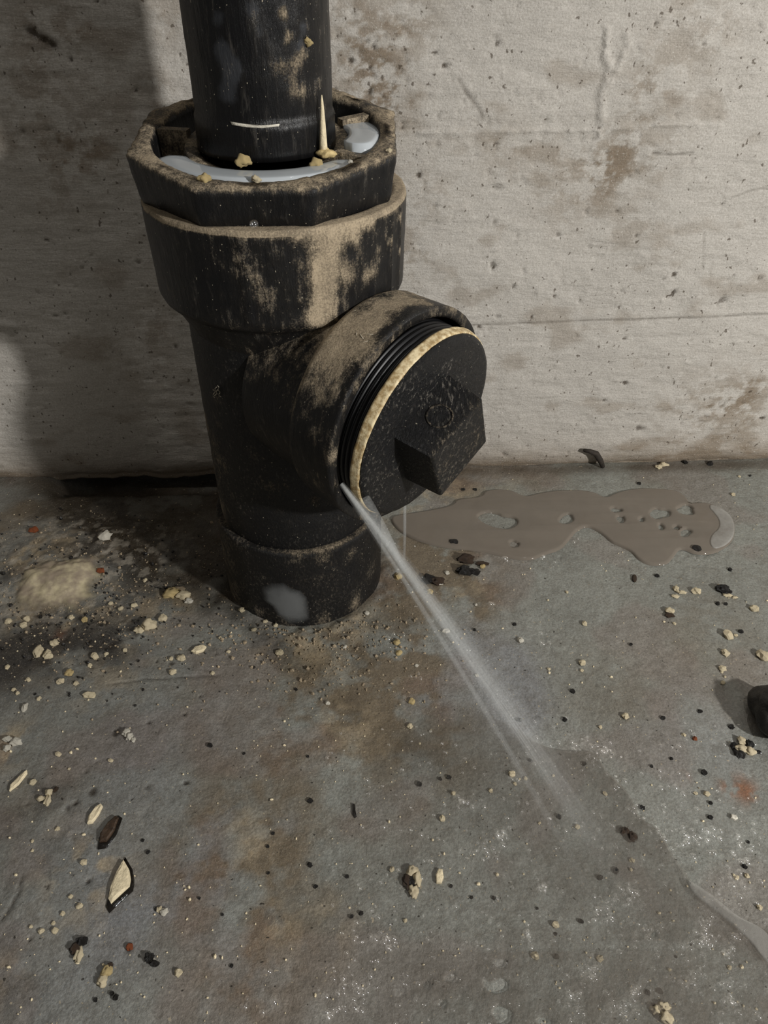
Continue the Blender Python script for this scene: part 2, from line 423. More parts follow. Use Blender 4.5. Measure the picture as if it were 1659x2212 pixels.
# ------------------------------------------------------------------ floor
xa = axis_pts(-0.46, -0.30, 0.34, 0.62, 0.001, 0.006)
ya = axis_pts(-0.10, 0.085, 0.50, 0.596, 0.001, 0.006)
PUD = [(838, 1118), (880, 1112), (930, 1104), (978, 1094), (985, 1080), (1040, 1076), (1045, 1063), (1075, 1058), (1110, 1062), (1132, 1076), (1165, 1067), (1215, 1060), (1280, 1062), (1306, 1079), (1330, 1066),
       (1370, 1057), (1420, 1057), (1465, 1062), (1484, 1078), (1490, 1090), (1525, 1086), (1560, 1102), (1586, 1125), (1588, 1160), (1570, 1184), (1535, 1200), (1500, 1199), (1480, 1190), (1466, 1188), (1455, 1205), (1440, 1222),
       (1405, 1224), (1378, 1212), (1362, 1192), (1335, 1180), (1320, 1174), (1300, 1155), (1270, 1138), (1245, 1148), (1228, 1170), (1210, 1190), (1175, 1200), (1150, 1212), (1110, 1210), (1065, 1198), (1020, 1190), (960, 1185), (905, 1172), (860, 1150)]
PUD_W = np.array([on_floor(*p)[:2] for p in PUD])
def in_poly(px, py, poly):
    inside = np.zeros(np.shape(px), bool)
    x1, y1 = poly[-1]
    for x2, y2 in poly:
        c = ((y2 > py) != (y1 > py)) & (px < (x1 - x2) * (py - y2) / (y1 - y2 + 1e-12) + x2)
        inside ^= c; x1, y1 = x2, y2
    return inside
def floor_base(X, Y):
    """height of the floor without the small marks, for placing things and for the mesh"""
    X = np.asarray(X, float); Y = np.asarray(Y, float)
    h = (fbm(X, Y, 0.05, 4, 2) - 0.5) * 0.0022 + (fbm(X, Y, 0.008, 3, 7) - 0.5) * 0.0007
    pw = np.exp(-(((X - 0.13) / 0.16) ** 2 + ((Y - 0.43) / 0.05) ** 2) ** 2)      # level where the puddle stands
    h = h * (1 - 0.85 * pw)
    r = np.hypot(X - AX[0], Y - AX[1])
    h = h + 0.003 * np.exp(-((r - 0.055) / 0.012) ** 2) * fbm(X, Y, 0.012, 3, 30) * 1.4       # dirt collar round the pipe
    # crumbled strip left of the pipe and the broken-out gap under the wall
    bank = np.exp(-(((X + 0.215) * 0.86 + (Y - 0.385) * 0.5) / 0.10) ** 2 - ((-(X + 0.215) * 0.5 + (Y - 0.385) * 0.86) / 0.032) ** 2)
    h = h + bank * (0.0035 + 0.006 * (fbm(X, Y, 0.012, 4, 33) - 0.4))
    gap = sstep(-0.262, -0.235, X) * sstep(-0.095, -0.125, X) * sstep(0.452 , 0.474, Y + 0.008 * (fbm(X, Y, 0.02, 3, 36) - .5))
    h = h - gap * 0.016
    left = sstep(-0.05, -0.2, X) * sstep(0.42, 0.15, Y)
    h = h + left * (fbm(X * 0.7, Y, 0.010, 4, 26) - 0.5) * 0.0016
    return h
XX, YY = np.meshgrid(xa, ya)
h = floor_base(XX, YY)
fpit = np.zeros_like(XX); stain = np.zeros_like(XX); pale = np.zeros_like(XX); blue = np.zeros_like(XX); rust = np.zeros_like(XX); dark = np.zeros_like(XX); wet = np.zeros_like(XX)
def fl(arr, x, y, r, s, ry=None):
    P = on_floor(x, y); k = mm_px(P)
    splat(arr, xa, ya, P[0], P[1], r * k, (ry or r) * k * 1.25, s)
for a in ((720, 1400, 70, .7), (840, 1290, 70, .7), (780, 1470, 110, .6), (880, 1470, 70, .7), (660, 1480, 90, .5), (900, 1410, 60, .5), (960, 1240, 90, .7), (1000, 1330, 70, .5), (880, 1200, 70, .5), (930, 1150, 80, .5), (1060, 1260, 50, .45),
          (700, 1600, 130, .45), (480, 1700, 110, .35), (430, 1880, 130, .5), (640, 1780, 120, .35), (560, 1960, 150, .45), (560, 2130, 120, .35), (880, 1640, 110, .4), (1330, 1500, 120, .25), (1540, 1380, 120, .25), (1000, 1040, 60, .55), (1150, 1020, 80, .35),
          (90, 1690, 90, .3), (60, 1120, 90, .6), (420, 1500, 100, .25), (1430, 1050, 50, .2), (950, 1600, 90, .35)):
    fl(stain, *a)
for a in ((690, 1410, 55, .8), (760, 1350, 45, .7), (640, 1370, 40, .6), (760, 1560, 60, .6), (580, 1400, 40, .3), (850, 1080, 60, .5), (960, 1060, 60, .5), (1020, 1290, 40, .4), (550, 1830, 40, .4), (600, 1990, 50, .4), (520, 1760, 40, .35), (170, 1920, 80, .3), (700, 2010, 70, .25), (300, 1320, 60, .4), (90, 1850, 60, .2), (60, 1210, 60, .9), (150, 1170, 60, .9), (230, 1190, 40, .9), (240, 1290, 40, .8), (60, 1340, 50, .9), (150, 1345, 60, .8), (380, 1290, 50, .7), (300, 1310, 40, .6), (250, 1440, 90, .35), (100, 1430, 60, .4), (30, 1610, 40, .8), (10, 2120, 40, .8), (200, 1890, 70, .4), (1080, 1050, 60, .2)):
    fl(pale, *a)
for a in ((1060, 1440, 85, .8), (1110, 1500, 60, .6), (1010, 1380, 50, .5), (940, 1500, 50, .4), (380, 1950, 120, .4), (200, 2000, 160, .4), (330, 1600, 140, .3), (1500, 1580, 120, .25), (1120, 1560, 80, .3)):
    fl(blue, *a)
for a in ((1610, 1708, 26, .9), (1570, 1700, 16, .6), (1480, 1680, 14, .3), (130, 1370, 14, .3)):
    fl(rust, *a)
for a in ((60, 1395, 70, .9), (150, 1385, 70, .8), (230, 1360, 50, .6), (10, 1450, 60, .7), (260, 1400, 60, .4), (200, 1180, 60, .5), (100, 1160, 70, .4), (30, 1250, 30, .5), (250, 1120, 90, .9), (330, 1180, 90, .9), (420, 1120, 90, .9), (440, 1230, 70, .8), (160, 1080, 70, .6), (500, 1300, 40, .8), (330, 1070, 80, .9), (20, 2150, 70, .4), (90, 1760, 80, .3), (640, 1330, 40, .5), (600, 1350, 40, .5), (50, 1720, 50, .3), (230, 1585, 40, .3)):  # black dirt, plus dark blobs painted in to deepen the pipe's floor shadow
    fl(dark, *a)
for a in ((200, 1710, 10, .9), (250, 1583, 11, .8), (147, 1745, 9, .7), (120, 1350, 9, .6), (142, 1380, 7, .9), (1357, 1802, 18, .5), (240, 1392, 9, .8), (160, 1810, 12, .5), (318, 1700, 9, .6), (310, 1760, 8, .5)):
    fl(fpit, *a)
for k in range(420):
    x, y = RNG.uniform(-0.30, 0.32), RNG.uniform(0.09, 0.47)
    r = RNG.uniform(0.0005, 0.0014)
    splat(fpit, xa, ya, x, y, r, r * RNG.uniform(.7, 1.8), RNG.uniform(.15, .6) * (1.5 if x < -0.1 else 0.8), RNG.uniform(0, 3), 2)
stroke(fpit, xa, ya, [tuple(on_floor(*p)[:2]) for p in ((230, 1478), (300, 1468), (420, 1462), (470, 1460))], 0.0009, 0.25)
stroke(fpit, xa, ya, [tuple(on_floor(*p)[:2]) for p in ((0, 1990), (20, 1965), (40, 1930), (48, 1890))], 0.0009, 0.3)
soil_shade = np.zeros_like(XX)  # dark brown soil tone, painted where the pipe's cast shadow falls to deepen it
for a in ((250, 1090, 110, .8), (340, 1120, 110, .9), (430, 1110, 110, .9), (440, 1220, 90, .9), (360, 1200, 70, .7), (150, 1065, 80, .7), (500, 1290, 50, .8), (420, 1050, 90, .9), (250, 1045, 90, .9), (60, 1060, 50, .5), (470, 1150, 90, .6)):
    fl(soil_shade, *a)
soil2 = np.zeros_like(XX)
for a in ((40, 1400, 60, .8), (120, 1395, 70, .9), (210, 1375, 60, .8), (290, 1355, 40, .5), (10, 1430, 60, .8), (260, 1395, 50, .5), (270, 1230, 40, .6), (290, 1280, 40, .5), (60, 1290, 20, .3)):
    fl(soil2, *a)
fpit = np.clip(fpit, 0, 1)
fp = fbm(XX, YY, 0.02, 4, 11)
for q in (stain, pale, blue, dark): q *= (0.25 + 1.5 * fp)
alb = lin(148, 150, 143)[None, None] * (0.80 + 0.4 * fbm(XX, YY, 0.03, 5, 13))[..., None]
lf = sstep(-0.02, -0.22, XX + 0.06 * (fbm(XX, YY, 0.06, 3, 17) - .5))
alb = over(alb, lin(126, 126, 122), lf * 0.55)
alb = over(alb, lin(142, 144, 150), np.clip(blue, 0, .6))
alb = over(alb, lin(116, 98, 72), np.clip(stain * 1.05 * sstep(.3, .62, fbm(XX, YY, .022, 5, 34, .62)) * 1.3, 0, .8))
alb = over(alb, lin(186, 168, 138), np.clip(pale * 1.1 * sstep(.40, .62, fbm(XX, YY, 0.008, 4, 19)), 0, .85))
alb = over(alb, lin(134, 104, 96), 0.22 * sstep(.52, .66, fbm(XX, YY, 0.04, 3, 23)))
alb = over(alb, lin(48, 44, 42), np.clip(dark * sstep(.35, .6, fbm(XX, YY, 0.014, 4, 27)) * 1.2, 0, .85))
alb = over(alb, lin(56, 46, 33), np.clip(soil_shade, 0, 1) * (0.55 + 0.45 * sstep(.3, .6, fbm(XX, YY, 0.02, 4, 35))))
alb = over(alb, lin(40, 38, 38), np.clip(soil2, 0, 1) * sstep(.25, .5, fbm(XX, YY, 0.012, 4, 37)) * .9)
alb = over(alb, lin(168, 160, 146), 0.7 * np.clip(1.6 * np.exp(-(((XX + .225) / .085) ** 2 + ((YY - .375) / .05) ** 2) ** 2), 0, 1) * sstep(.56, .66, fbm(XX, YY, 0.0045, 3, 8)))
alb = over(alb, lin(150, 92, 52), np.clip(rust * sstep(.42, .55, fbm(XX, YY, 0.006, 3, 31)), 0, .8))
alb = over(alb, lin(40, 32, 26), np.clip(sstep(.25, .8, fpit), 0, .9))
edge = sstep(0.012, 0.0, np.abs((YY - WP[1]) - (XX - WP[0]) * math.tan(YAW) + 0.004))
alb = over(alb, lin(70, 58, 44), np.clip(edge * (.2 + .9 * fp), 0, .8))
wet = np.clip(0.35 + 0.9 * (fbm(XX, YY, 0.05, 4, 29) - .35) + 0.5 * sstep(-0.08, 0.1, XX) * sstep(.42, .3, YY), 0, 1)
glint = np.zeros_like(XX)
for a in ((1500, 1830, 110, .9), (1590, 1900, 90, .8), (1440, 1740, 60, .6), (1250, 1580, 50, .7), (1290, 1630, 40, .7), (1520, 2040, 50, 1), (1600, 2020, 50, 1), (1340, 1940, 60, .8), (1280, 2120, 70, .7), (1400, 2010, 60, .6), (1340, 2180, 60, .8), (1060, 1820, 50, .8), (1170, 1920, 40, .6), (1000, 1735, 30, .6), (780, 2120, 90, .7), (720, 2190, 60, .7),
          (1180, 1195, 50, .5), (1230, 1150, 40, .5), (870, 1400, 50, .5), (880, 1500, 40, .4), (1650, 2050, 60, .8), (1500, 2150, 80, .6), (1390, 1640, 60, .4), (260, 1930, 40, .4), (640, 2080, 80, .3), (1100, 2190, 60, .4), (950, 1640, 60, .3)):
    fl(glint, *a)
glint = np.clip(glint * 0.9 + 0.10, 0, 1) * sstep(.35, .6, fbm(XX, YY, .014, 3, 32))
h = h - fpit * 0.0012
V = np.stack([XX, YY, h], -1)
nr, nc = XX.shape
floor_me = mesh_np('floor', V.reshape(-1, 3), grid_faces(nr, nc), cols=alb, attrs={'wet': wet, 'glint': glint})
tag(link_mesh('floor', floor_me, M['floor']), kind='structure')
def fz(x, y): return float(floor_base(np.array([x]), np.array([y]))[0])

# ------------------------------------------------------------------ the drain stack
def lathe(profile, nseg=160, step=0.0015):
    """dense surface of revolution about z: returns theta, r, z grids"""
    pr = np.array(profile, float); R, Z = [], []
    for (r0, z0), (r1, z1) in zip(pr[:-1], pr[1:]):
        n = max(1, int(math.hypot(r1 - r0, z1 - z0) / step))
        for k in range(n):
            R.append(r0 + (r1 - r0) * k / n); Z.append(z0 + (z1 - z0) * k / n)
    R.append(pr[-1, 0]); Z.append(pr[-1, 1])
    th = np.linspace(0, 2 * np.pi, nseg, endpoint=False)
    T, Rg = np.meshgrid(th, np.array(R)); Zg = np.meshgrid(th, np.array(Z))[1]
    return T, Rg, Zg
def frame(n):
    n = n / np.linalg.norm(n); a = np.cross(n, [0, 0, 1.0]); a /= np.linalg.norm(a)
    return a, np.cross(a, n), n
def build_lathe(name, profile, base, axis, mat, parent, dust_pts=(), dust0=0.0, nseg=160, step=0.0015, warp=None, extra=None, rough=0.00025, seed=3, smear_pts=()):
    T, R, Z = lathe(profile, nseg, step)
    if warp is not None: R, Z = warp(T, R, Z)
    R = R + rough * 2 * (fbm((T * 0.05), Z, 0.006, 3, seed) - 0.5)
    if abs(axis[2]) > 0.99: a, b, n = np.array([1.0, 0, 0]), np.array([0, 1.0, 0]), np.array([0, 0, 1.0])
    else: a, b, n = frame(axis)
    P = base + a * (R * np.cos(T))[..., None] + b * (R * np.sin(T))[..., None] + n * Z[..., None]
    d = np.full(T.shape, dust0, float)
    for (q, r, s) in dust_pts:
        D = np.linalg.norm(P - q, axis=-1)
        d += s * np.exp(-(D / r) ** 2)
    sm = np.zeros(T.shape)
    for (q, r, s) in smear_pts:
        sm += s * np.exp(-(np.linalg.norm(P - q, axis=-1) / r) ** 2)
    if extra is not None: d += extra(T, R, Z, P)
    me = mesh_np(name, P.reshape(-1, 3), grid_faces(T.shape[0], nseg, True), attrs={'dust': d, 'smear': sm})
    return link_mesh(name, me, mat, parent)
def dusts(lst, hit):
    out = []
    for x, y, r, s in lst:
        P = hit(x, y); out.append((P, r * mm_px(P), s))
    return out
Z1 = np.array([0, 0, 1.0])
stack = thing('drain_pipe', 'dirty black plastic drain pipe with wide hub and side cleanout standing by the wall', 'pipe', tuple(AX))

hitV = lambda r: (lambda x, y: vert_axis(x, y, r))
# upper pipe
up_d = dusts([(610, 30, 14, .8), (625, 80, 12, .6), (640, 200, 26, .5), (650, 130, 18, .4), (655, 110, 14, .5), (690, 180, 16, .35), (480, 130, 30, .22), (500, 180, 28, .22), (465, 200, 26, .18), (560, 40, 22, .15), (620, 150, 30, .25), (700, 240, 14, .4), (430, 285, 18, .5), (600, 140, 16, .3)], hitV(.03))
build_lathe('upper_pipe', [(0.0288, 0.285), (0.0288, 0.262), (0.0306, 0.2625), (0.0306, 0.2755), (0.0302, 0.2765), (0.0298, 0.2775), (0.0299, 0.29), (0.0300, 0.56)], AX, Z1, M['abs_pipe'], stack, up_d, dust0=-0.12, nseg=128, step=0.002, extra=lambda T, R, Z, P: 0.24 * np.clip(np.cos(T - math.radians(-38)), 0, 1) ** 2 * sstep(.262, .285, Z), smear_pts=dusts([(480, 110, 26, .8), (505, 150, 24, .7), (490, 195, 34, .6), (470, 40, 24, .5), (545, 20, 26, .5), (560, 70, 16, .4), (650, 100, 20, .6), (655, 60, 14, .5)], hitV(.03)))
# hub with ledge
def hub_warp(T, R, Z):
    q = np.zeros_like(R)
    for x, y, s in ((512, 560, 1), (845, 520, 1), (864, 520, .8), (705, 520, .6)):
        P = vert_axis(x, y, .0628); t0 = math.atan2(P[1] - AX[1], P[0] - AX[0])
        dt = np.angle(np.exp(1j * (T - t0)))
        q += s * 0.0011 * np.exp(-(dt * 0.063 / 0.0016) ** 2)
    m = (Z > 0.203) & (Z < 0.2415) & (R > 0.057)
    return R + q * m, Z
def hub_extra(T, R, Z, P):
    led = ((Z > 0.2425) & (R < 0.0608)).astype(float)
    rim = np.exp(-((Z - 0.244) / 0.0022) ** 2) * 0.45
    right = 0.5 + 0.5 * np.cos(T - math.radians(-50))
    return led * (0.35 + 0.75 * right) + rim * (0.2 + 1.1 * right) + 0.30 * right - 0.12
hub_d = dusts([(700, 560, 30, .6), (700, 610, 30, .7), (705, 650, 32, .7), (690, 690, 30, .7), (720, 520, 34, .5), (760, 480, 40, .6), (640, 500, 30, .45), (690, 500, 40, .5), (800, 450, 40, .7), (850, 410, 35, .8), (870, 380, 26, .8),
               (750, 600, 28, .4), (800, 600, 22, .5), (720, 590, 25, .5), (509, 560, 14, .55), (512, 590, 12, .4), (500, 530, 14, .4), (845, 520, 9, .6), (865, 540, 9, .55), (865, 470, 12, .5), (590, 640, 30, .15), (440, 540, 26, .25), (330, 450, 30, .25), (570, 520, 50, .10)], hitV(.0628))
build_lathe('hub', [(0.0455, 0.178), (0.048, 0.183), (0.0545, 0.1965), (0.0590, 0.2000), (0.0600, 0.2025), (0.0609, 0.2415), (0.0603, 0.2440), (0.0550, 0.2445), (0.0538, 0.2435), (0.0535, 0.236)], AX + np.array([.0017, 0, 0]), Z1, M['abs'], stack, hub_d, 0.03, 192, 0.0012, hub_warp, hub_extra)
# body and lower socket
body_d = dusts([(690, 780, 26, .7), (650, 770, 20, .5), (720, 800, 40, .4), (720, 850, 36, .35), (700, 900, 30, .25), (440, 900, 20, .5), (452, 1000, 20, .5), (470, 1080, 26, .5), (490, 1150, 26, .4), (470, 860, 18, .3), (480, 1000, 20, .25), (590, 1060, 40, .25), (680, 1080, 26, .3), (560, 990, 30, .2), (600, 940, 20, .25), (645, 870, 12, .5), (800, 1140, 18, .4)], hitV(.047))
def body_extra(T, R, Z, P):
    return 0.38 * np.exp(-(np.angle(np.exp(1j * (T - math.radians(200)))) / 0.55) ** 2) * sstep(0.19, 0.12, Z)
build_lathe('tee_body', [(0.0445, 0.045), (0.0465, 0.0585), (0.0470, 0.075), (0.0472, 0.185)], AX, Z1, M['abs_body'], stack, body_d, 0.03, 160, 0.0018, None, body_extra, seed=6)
sock_d = dusts([(640, 1205, 16, .3), (700, 1205, 20, .35), (760, 1190, 18, .35), (550, 1240, 26, .2), (800, 1230, 26, .2), (700, 1340, 26, .45), (770, 1300, 24, .5), (620, 1345, 22, .4), (700, 1260, 60, .12), (560, 1320, 20, .3)], hitV(.050))
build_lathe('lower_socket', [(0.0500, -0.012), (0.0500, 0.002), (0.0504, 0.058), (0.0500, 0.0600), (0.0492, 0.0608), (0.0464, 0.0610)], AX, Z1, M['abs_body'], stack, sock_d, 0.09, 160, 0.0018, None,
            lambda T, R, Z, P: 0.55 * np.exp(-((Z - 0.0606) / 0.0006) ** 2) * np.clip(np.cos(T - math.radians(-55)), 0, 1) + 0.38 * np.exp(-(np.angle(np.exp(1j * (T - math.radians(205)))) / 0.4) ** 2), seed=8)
# branch with its socket
AZ, EL, BH = 0.8569, -0.0679, 0.1592
def nv(az, el): return np.array([math.sin(az) * math.cos(el), -math.cos(az) * math.cos(el), math.sin(el)])
BN = nv(AZ, EL); BB = AX + np.array([0, 0, BH])
hitB = lambda r: (lambda x, y: on_tube(x, y, BB, BN, r))
br_d = dusts([(800, 700, 36, .8), (840, 660, 30, .8), (880, 650, 30, .5), (760, 740, 34, .7), (920, 660, 24, .45), (790, 760, 26, .6), (740, 790, 30, .45), (730, 830, 24, .4), (700, 860, 30, .3), (690, 940, 30, .25), (660, 900, 14, .3), (750, 700, 26, .6), (715, 990, 26, .3), (970, 665, 20, .5), (690, 1050, 30, .25), (700, 760, 30, .6)], hitB(.0545))
build_lathe('branch_socket', [(0.0480, 0.020), (0.0490, 0.0555), (0.0505, 0.0570), (0.0530, 0.0580), (0.0540, 0.0600), (0.0552, 0.0835), (0.0550, 0.0855), (0.0510, 0.0857), (0.0500, 0.0850), (0.0496, 0.072)], BB, BN, M['abs'], stack, br_d, 0.10, 176, 0.0013, None,
            lambda T, R, Z, P: 0.16 * np.exp(-((Z - 0.0856) / 0.0012) ** 2) + 0.42 * sstep(.0, .9, np.sin(T)) * sstep(.084, .07, Z) + 0.28 * np.exp(-((Z - 0.0585) / 0.0015) ** 2), seed=10)  # the ridge's highlight is painted in as a pale dust line

# tilted eight-sided bushing that holds the upper pipe
SL = 0.145; BZ = 0.268
def bush_pt(r, th, dz):
    x, y = r * np.cos(th), r * np.sin(th)
    return np.stack([AX[0] + x, AX[1] + y, BZ + SL * y + dz], -1)
nseg = 192; th = np.linspace(0, 2 * np.pi, nseg, endpoint=False)
VA = [math.radians(-22 + 45 * k) for k in range(8)]
def poly_r(th, R):
    k = np.mod(th - VA[0], math.pi / 4) - math.pi / 8
    return R * math.cos(math.pi / 8) / np.cos(k)
er = (fbm(th * 3, th * 0, 0.16, 4, 14) - .5) * 0.0013
rings = []
rounded = lambda R: np.minimum(poly_r(th, R), R * 0.994)
def ring(r, dz): rings.append(bush_pt(r, th, dz))
zlow = 0.2446
low = np.stack([AX[0] + rounded(.0575) * np.cos(th), AX[1] + rounded(.0575) * np.sin(th), np.full(nseg, zlow - 0.004)], -1)
rings.append(low)
for f in (0.25, 0.5, 0.72, 0.88):
    top = bush_pt(rounded(.0620) + er * .5, th, -0.0016 + 0 * th)
    bb = np.stack([AX[0] + rounded(.0590) * np.cos(th), AX[1] + rounded(.0590) * np.sin(th), np.full(nseg, zlow - 0.003)], -1)
    wob = ((fbm(th * 4 + f * 9, th * 0 + f, 0.3, 3, 20) - .5) * 0.0012)[:, None] * np.stack([np.cos(th), np.sin(th), 0 * th], -1)
    rings.append(bb * (1 - f) + top * f + wob)
ring(rounded(.0620) + er, -0.0012 + er); ring(rounded(.0613) + er, -0.0002 + er * .6); ring(rounded(.0575), 0.0004 + er * .4); ring(np.full(nseg, .0535), 0.0003 + er * .5)
ring(np.full(nseg, .0508) + er * .6, -0.0002 + er); ring(np.full(nseg, .0498), -0.003 + 0 * th); ring(np.full(nseg, .0492), -0.0125 + 0 * th)
ring(np.full(nseg, .044), -0.013 + 0 * th); ring(np.full(nseg, .0375), -0.0125 + 0 * th); ring(np.full(nseg, .0370), -0.0052 + 0 * th); ring(np.full(nseg, .0362), -0.0042 + er * .3); ring(np.full(nseg, .0332), -0.0044 + 0 * th); ring(np.full(nseg, .0304), -0.0052 + 0 * th); ring(np.full(nseg, .0292), -0.014 + 0 * th)
P = np.stack(rings)
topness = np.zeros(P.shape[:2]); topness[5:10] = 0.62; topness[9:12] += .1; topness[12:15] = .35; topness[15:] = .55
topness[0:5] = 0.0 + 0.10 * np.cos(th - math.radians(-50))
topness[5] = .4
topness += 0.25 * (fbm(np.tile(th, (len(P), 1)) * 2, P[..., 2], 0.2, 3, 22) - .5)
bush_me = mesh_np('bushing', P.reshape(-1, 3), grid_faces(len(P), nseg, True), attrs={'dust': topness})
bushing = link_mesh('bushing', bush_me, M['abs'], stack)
# webs across the recess
for ang in (-28, 28, 100, 172):
    a = math.radians(ang); w = 0.0028
    c = []
    for r in (.0362, .0498):
        for s in (-1, 1):
            for dz in (-0.013, -0.0012):
                p = bush_pt(np.array(r), np.array(a), dz)
                c.append(p + np.array([-math.sin(a), math.cos(a), 0]) * s * w)
    o = link_mesh('web', mesh_np('web', c, [(0, 1, 3, 2), (4, 6, 7, 5), (0, 4, 5, 1), (2, 3, 7, 6), (1, 5, 7, 3), (0, 2, 6, 4)], False, attrs={'dust': [.6] * 8}), M['abs'], bushing)
# white line on the pipe, worn label, splash patch, dirt clump, hair
def patch_on_tube(name, pts, r, axis_base, axis, mat, parent, thick=0.0004, n=14):
    """thin curved patch: pts = outline seen in the photograph, laid on the tube"""
    pts = np.array(pts, float); c = pts.mean(0)
    Vv, F, A = [], [], []
    K = len(pts); rows = 6
    for i in range(rows + 1):
        f = i / rows
        for k in range(K):
            q = c + (pts[k] - c) * f
            P0 = on_tube(q[0], q[1], axis_base, axis, r)
            a = axis / np.linalg.norm(axis); rad = P0 - axis_base; rad = rad - a * (rad @ a); rad /= np.linalg.norm(rad)
            t = thick * (1.0 if i < rows else -0.5)
            Vv.append(P0 + rad * t); A.append(min(1.0, (1 - f) * 2.6))
    for i in range(rows):
        for k in range(K):
            F.append((i * K + k, i * K + (k + 1) % K, (i + 1) * K + (k + 1) % K, (i + 1) * K + k))
    return link_mesh(name, mesh_np(name, Vv, F, attrs={'dust': [0.1] * len(Vv), 'alpha': A}), mat, parent)
def blob_outline(x, y, rx, ry, n=22, wob=0.18, seed=0):
    r = np.random.default_rng(seed); ph = r.uniform(0, 6.28, 4)
    out = []
    for k in range(n):
        a = 2 * math.pi * k / n
        s = 1 + wob * (math.sin(2 * a + ph[0]) * .5 + math.sin(3 * a + ph[1]) * .35 + math.sin(5 * a + ph[2]) * .25)
        out.append((x + rx * s * math.cos(a), y + ry * s * math.sin(a)))
    return out
tag(patch_on_tube('white_line', [(497, 263), (530, 268), (570, 271), (604, 268), (605, 273), (570, 277), (530, 275), (500, 270)], .0304, AX, Z1, M['white'], stack, .0006), 'white streak round the pipe')
tag(patch_on_tube('splash_patch', [(562, 1268), (585, 1258), (612, 1258), (630, 1270), (650, 1275), (664, 1290), (668, 1315), (670, 1338), (655, 1348), (625, 1350), (600, 1335), (585, 1310), (565, 1295)], .0504, AX, Z1, M['smear'], stack, .0006), 'round grey dried splash at the foot')
tag(patch_on_tube('worn_label', [(553, 822), (570, 815), (588, 812), (588, 850), (582, 890), (575, 925), (556, 915), (550, 890), (556, 850)], .0476, AX, Z1, M['sticker'], stack, .0004), 'worn grey label remnant')

def lump_mesh(name, rad, seed, flat=0.7, amp=0.35, sub=2, stretch=(1, 1, 1), freq=1.3):
    import bmesh
    from mathutils import noise as mn
    bm = bmesh.new(); bmesh.ops.create_icosphere(bm, subdivisions=sub, radius=1)
    off = Vector((seed * 3.7, seed * 1.3, seed * 5.1))
    for v in bm.verts:
        n = v.co.normalized()
        s = 1 + amp * mn.noise(n * freq + off) * 1.6 + amp * 0.5 * mn.noise(n * freq * 2.6 + off)
        v.co = Vector((n.x * s * stretch[0], n.y * s * stretch[1], n.z * s * flat * stretch[2])) * rad
    me = bpy.data.meshes.new(name); bm.to_mesh(me); bm.free()
    me.polygons.foreach_set('use_smooth', [sub > 2] * len(me.polygons))
    return me
P = vert_axis(738, 708, .0560)
cl = lump_mesh('dirt_clump', 0.0085, 5, 1.0, 0.42, 4, (1.35, .8, .75), 2.4)
tag(link_mesh('dirt_clump', cl, M['tan'], stack, tuple(P)), 'clump of tan dirt packed under the hub')
P = on_tube(790, 735, BB, BN, .0500)
tag(link_mesh('dirt_clump', lump_mesh('dirt_clump', 0.006, 9, 1.0, 0.4, 4, (1.4, .7, .9), 2.4), M['tan'], stack, tuple(P + np.array([0, .003, -.002]))), 'smaller clump of tan dirt on the branch')
def tube_mesh(name, pts, radii, nside=8, alpha=None, closed_ends=True):
    pts = np.array(pts, float); n = len(pts)
    Vv, A = [], []
    for i in range(n):
        t = pts[min(i + 1, n - 1)] - pts[max(i - 1, 0)]; t /= np.linalg.norm(t)
        ref = np.array([0, 0, 1.0]) if abs(t[2]) < .9 else np.array([1.0, 0, 0])
        a = np.cross(t, ref); a /= np.linalg.norm(a); b = np.cross(t, a)
        for k in range(nside):
            q = 2 * math.pi * k / nside
            Vv.append(pts[i] + (a * math.cos(q) + b * math.sin(q)) * radii[i])
            if alpha is not None: A.append(alpha[i])
    F = [(i * nside + k, i * nside + (k + 1) % nside, (i + 1) * nside + (k + 1) % nside, (i + 1) * nside + k) for i in range(n - 1) for k in range(nside)]
    if closed_ends:
        F += [tuple(range(nside))[::-1], tuple(range((n - 1) * nside, n * nside))]
    return mesh_np(name, Vv, F, True, attrs={'alpha': A} if alpha is not None else None)
for (cx, cy, rr, r0) in ((782, 728, 26, .053), (770, 722, 22, .053), (790, 738, 20, .053), (800, 722, 22, .053), (466, 845, 22, .048), (462, 850, 20, .048), (470, 842, 20, .048), (474, 850, 20, .048)):
    a = RNG.uniform(0, 6.28); pts = []
    for k in range(6):
        t = k / 5 - .5
        x, y = cx + rr * t * math.cos(a) + 5 * math.sin(5 * t), cy + rr * t * math.sin(a)
        pts.append((on_tube(x, y, BB, BN, r0 + .002 * (1 - 4 * t * t)) if cx > 600 else vert_axis(x, y, r0)))
    link_mesh('root_hair', tube_mesh('root_hair', pts, [0.00022] * 6, 5), M['fibre'], stack)

# ------------------------------------------------------------------ the cleanout plug
CAZ, CEL = 0.878, -0.1466
PN = nv(CAZ, CEL); PC = BB + BN * 0.0975
plug = thing('cleanout_plug', 'loose black threaded cleanout plug with square nut and cream rim, leaking', 'plug', tuple(PC))
hitP = lambda r: (lambda x, y: on_tube(x, y, PC, PN, r))
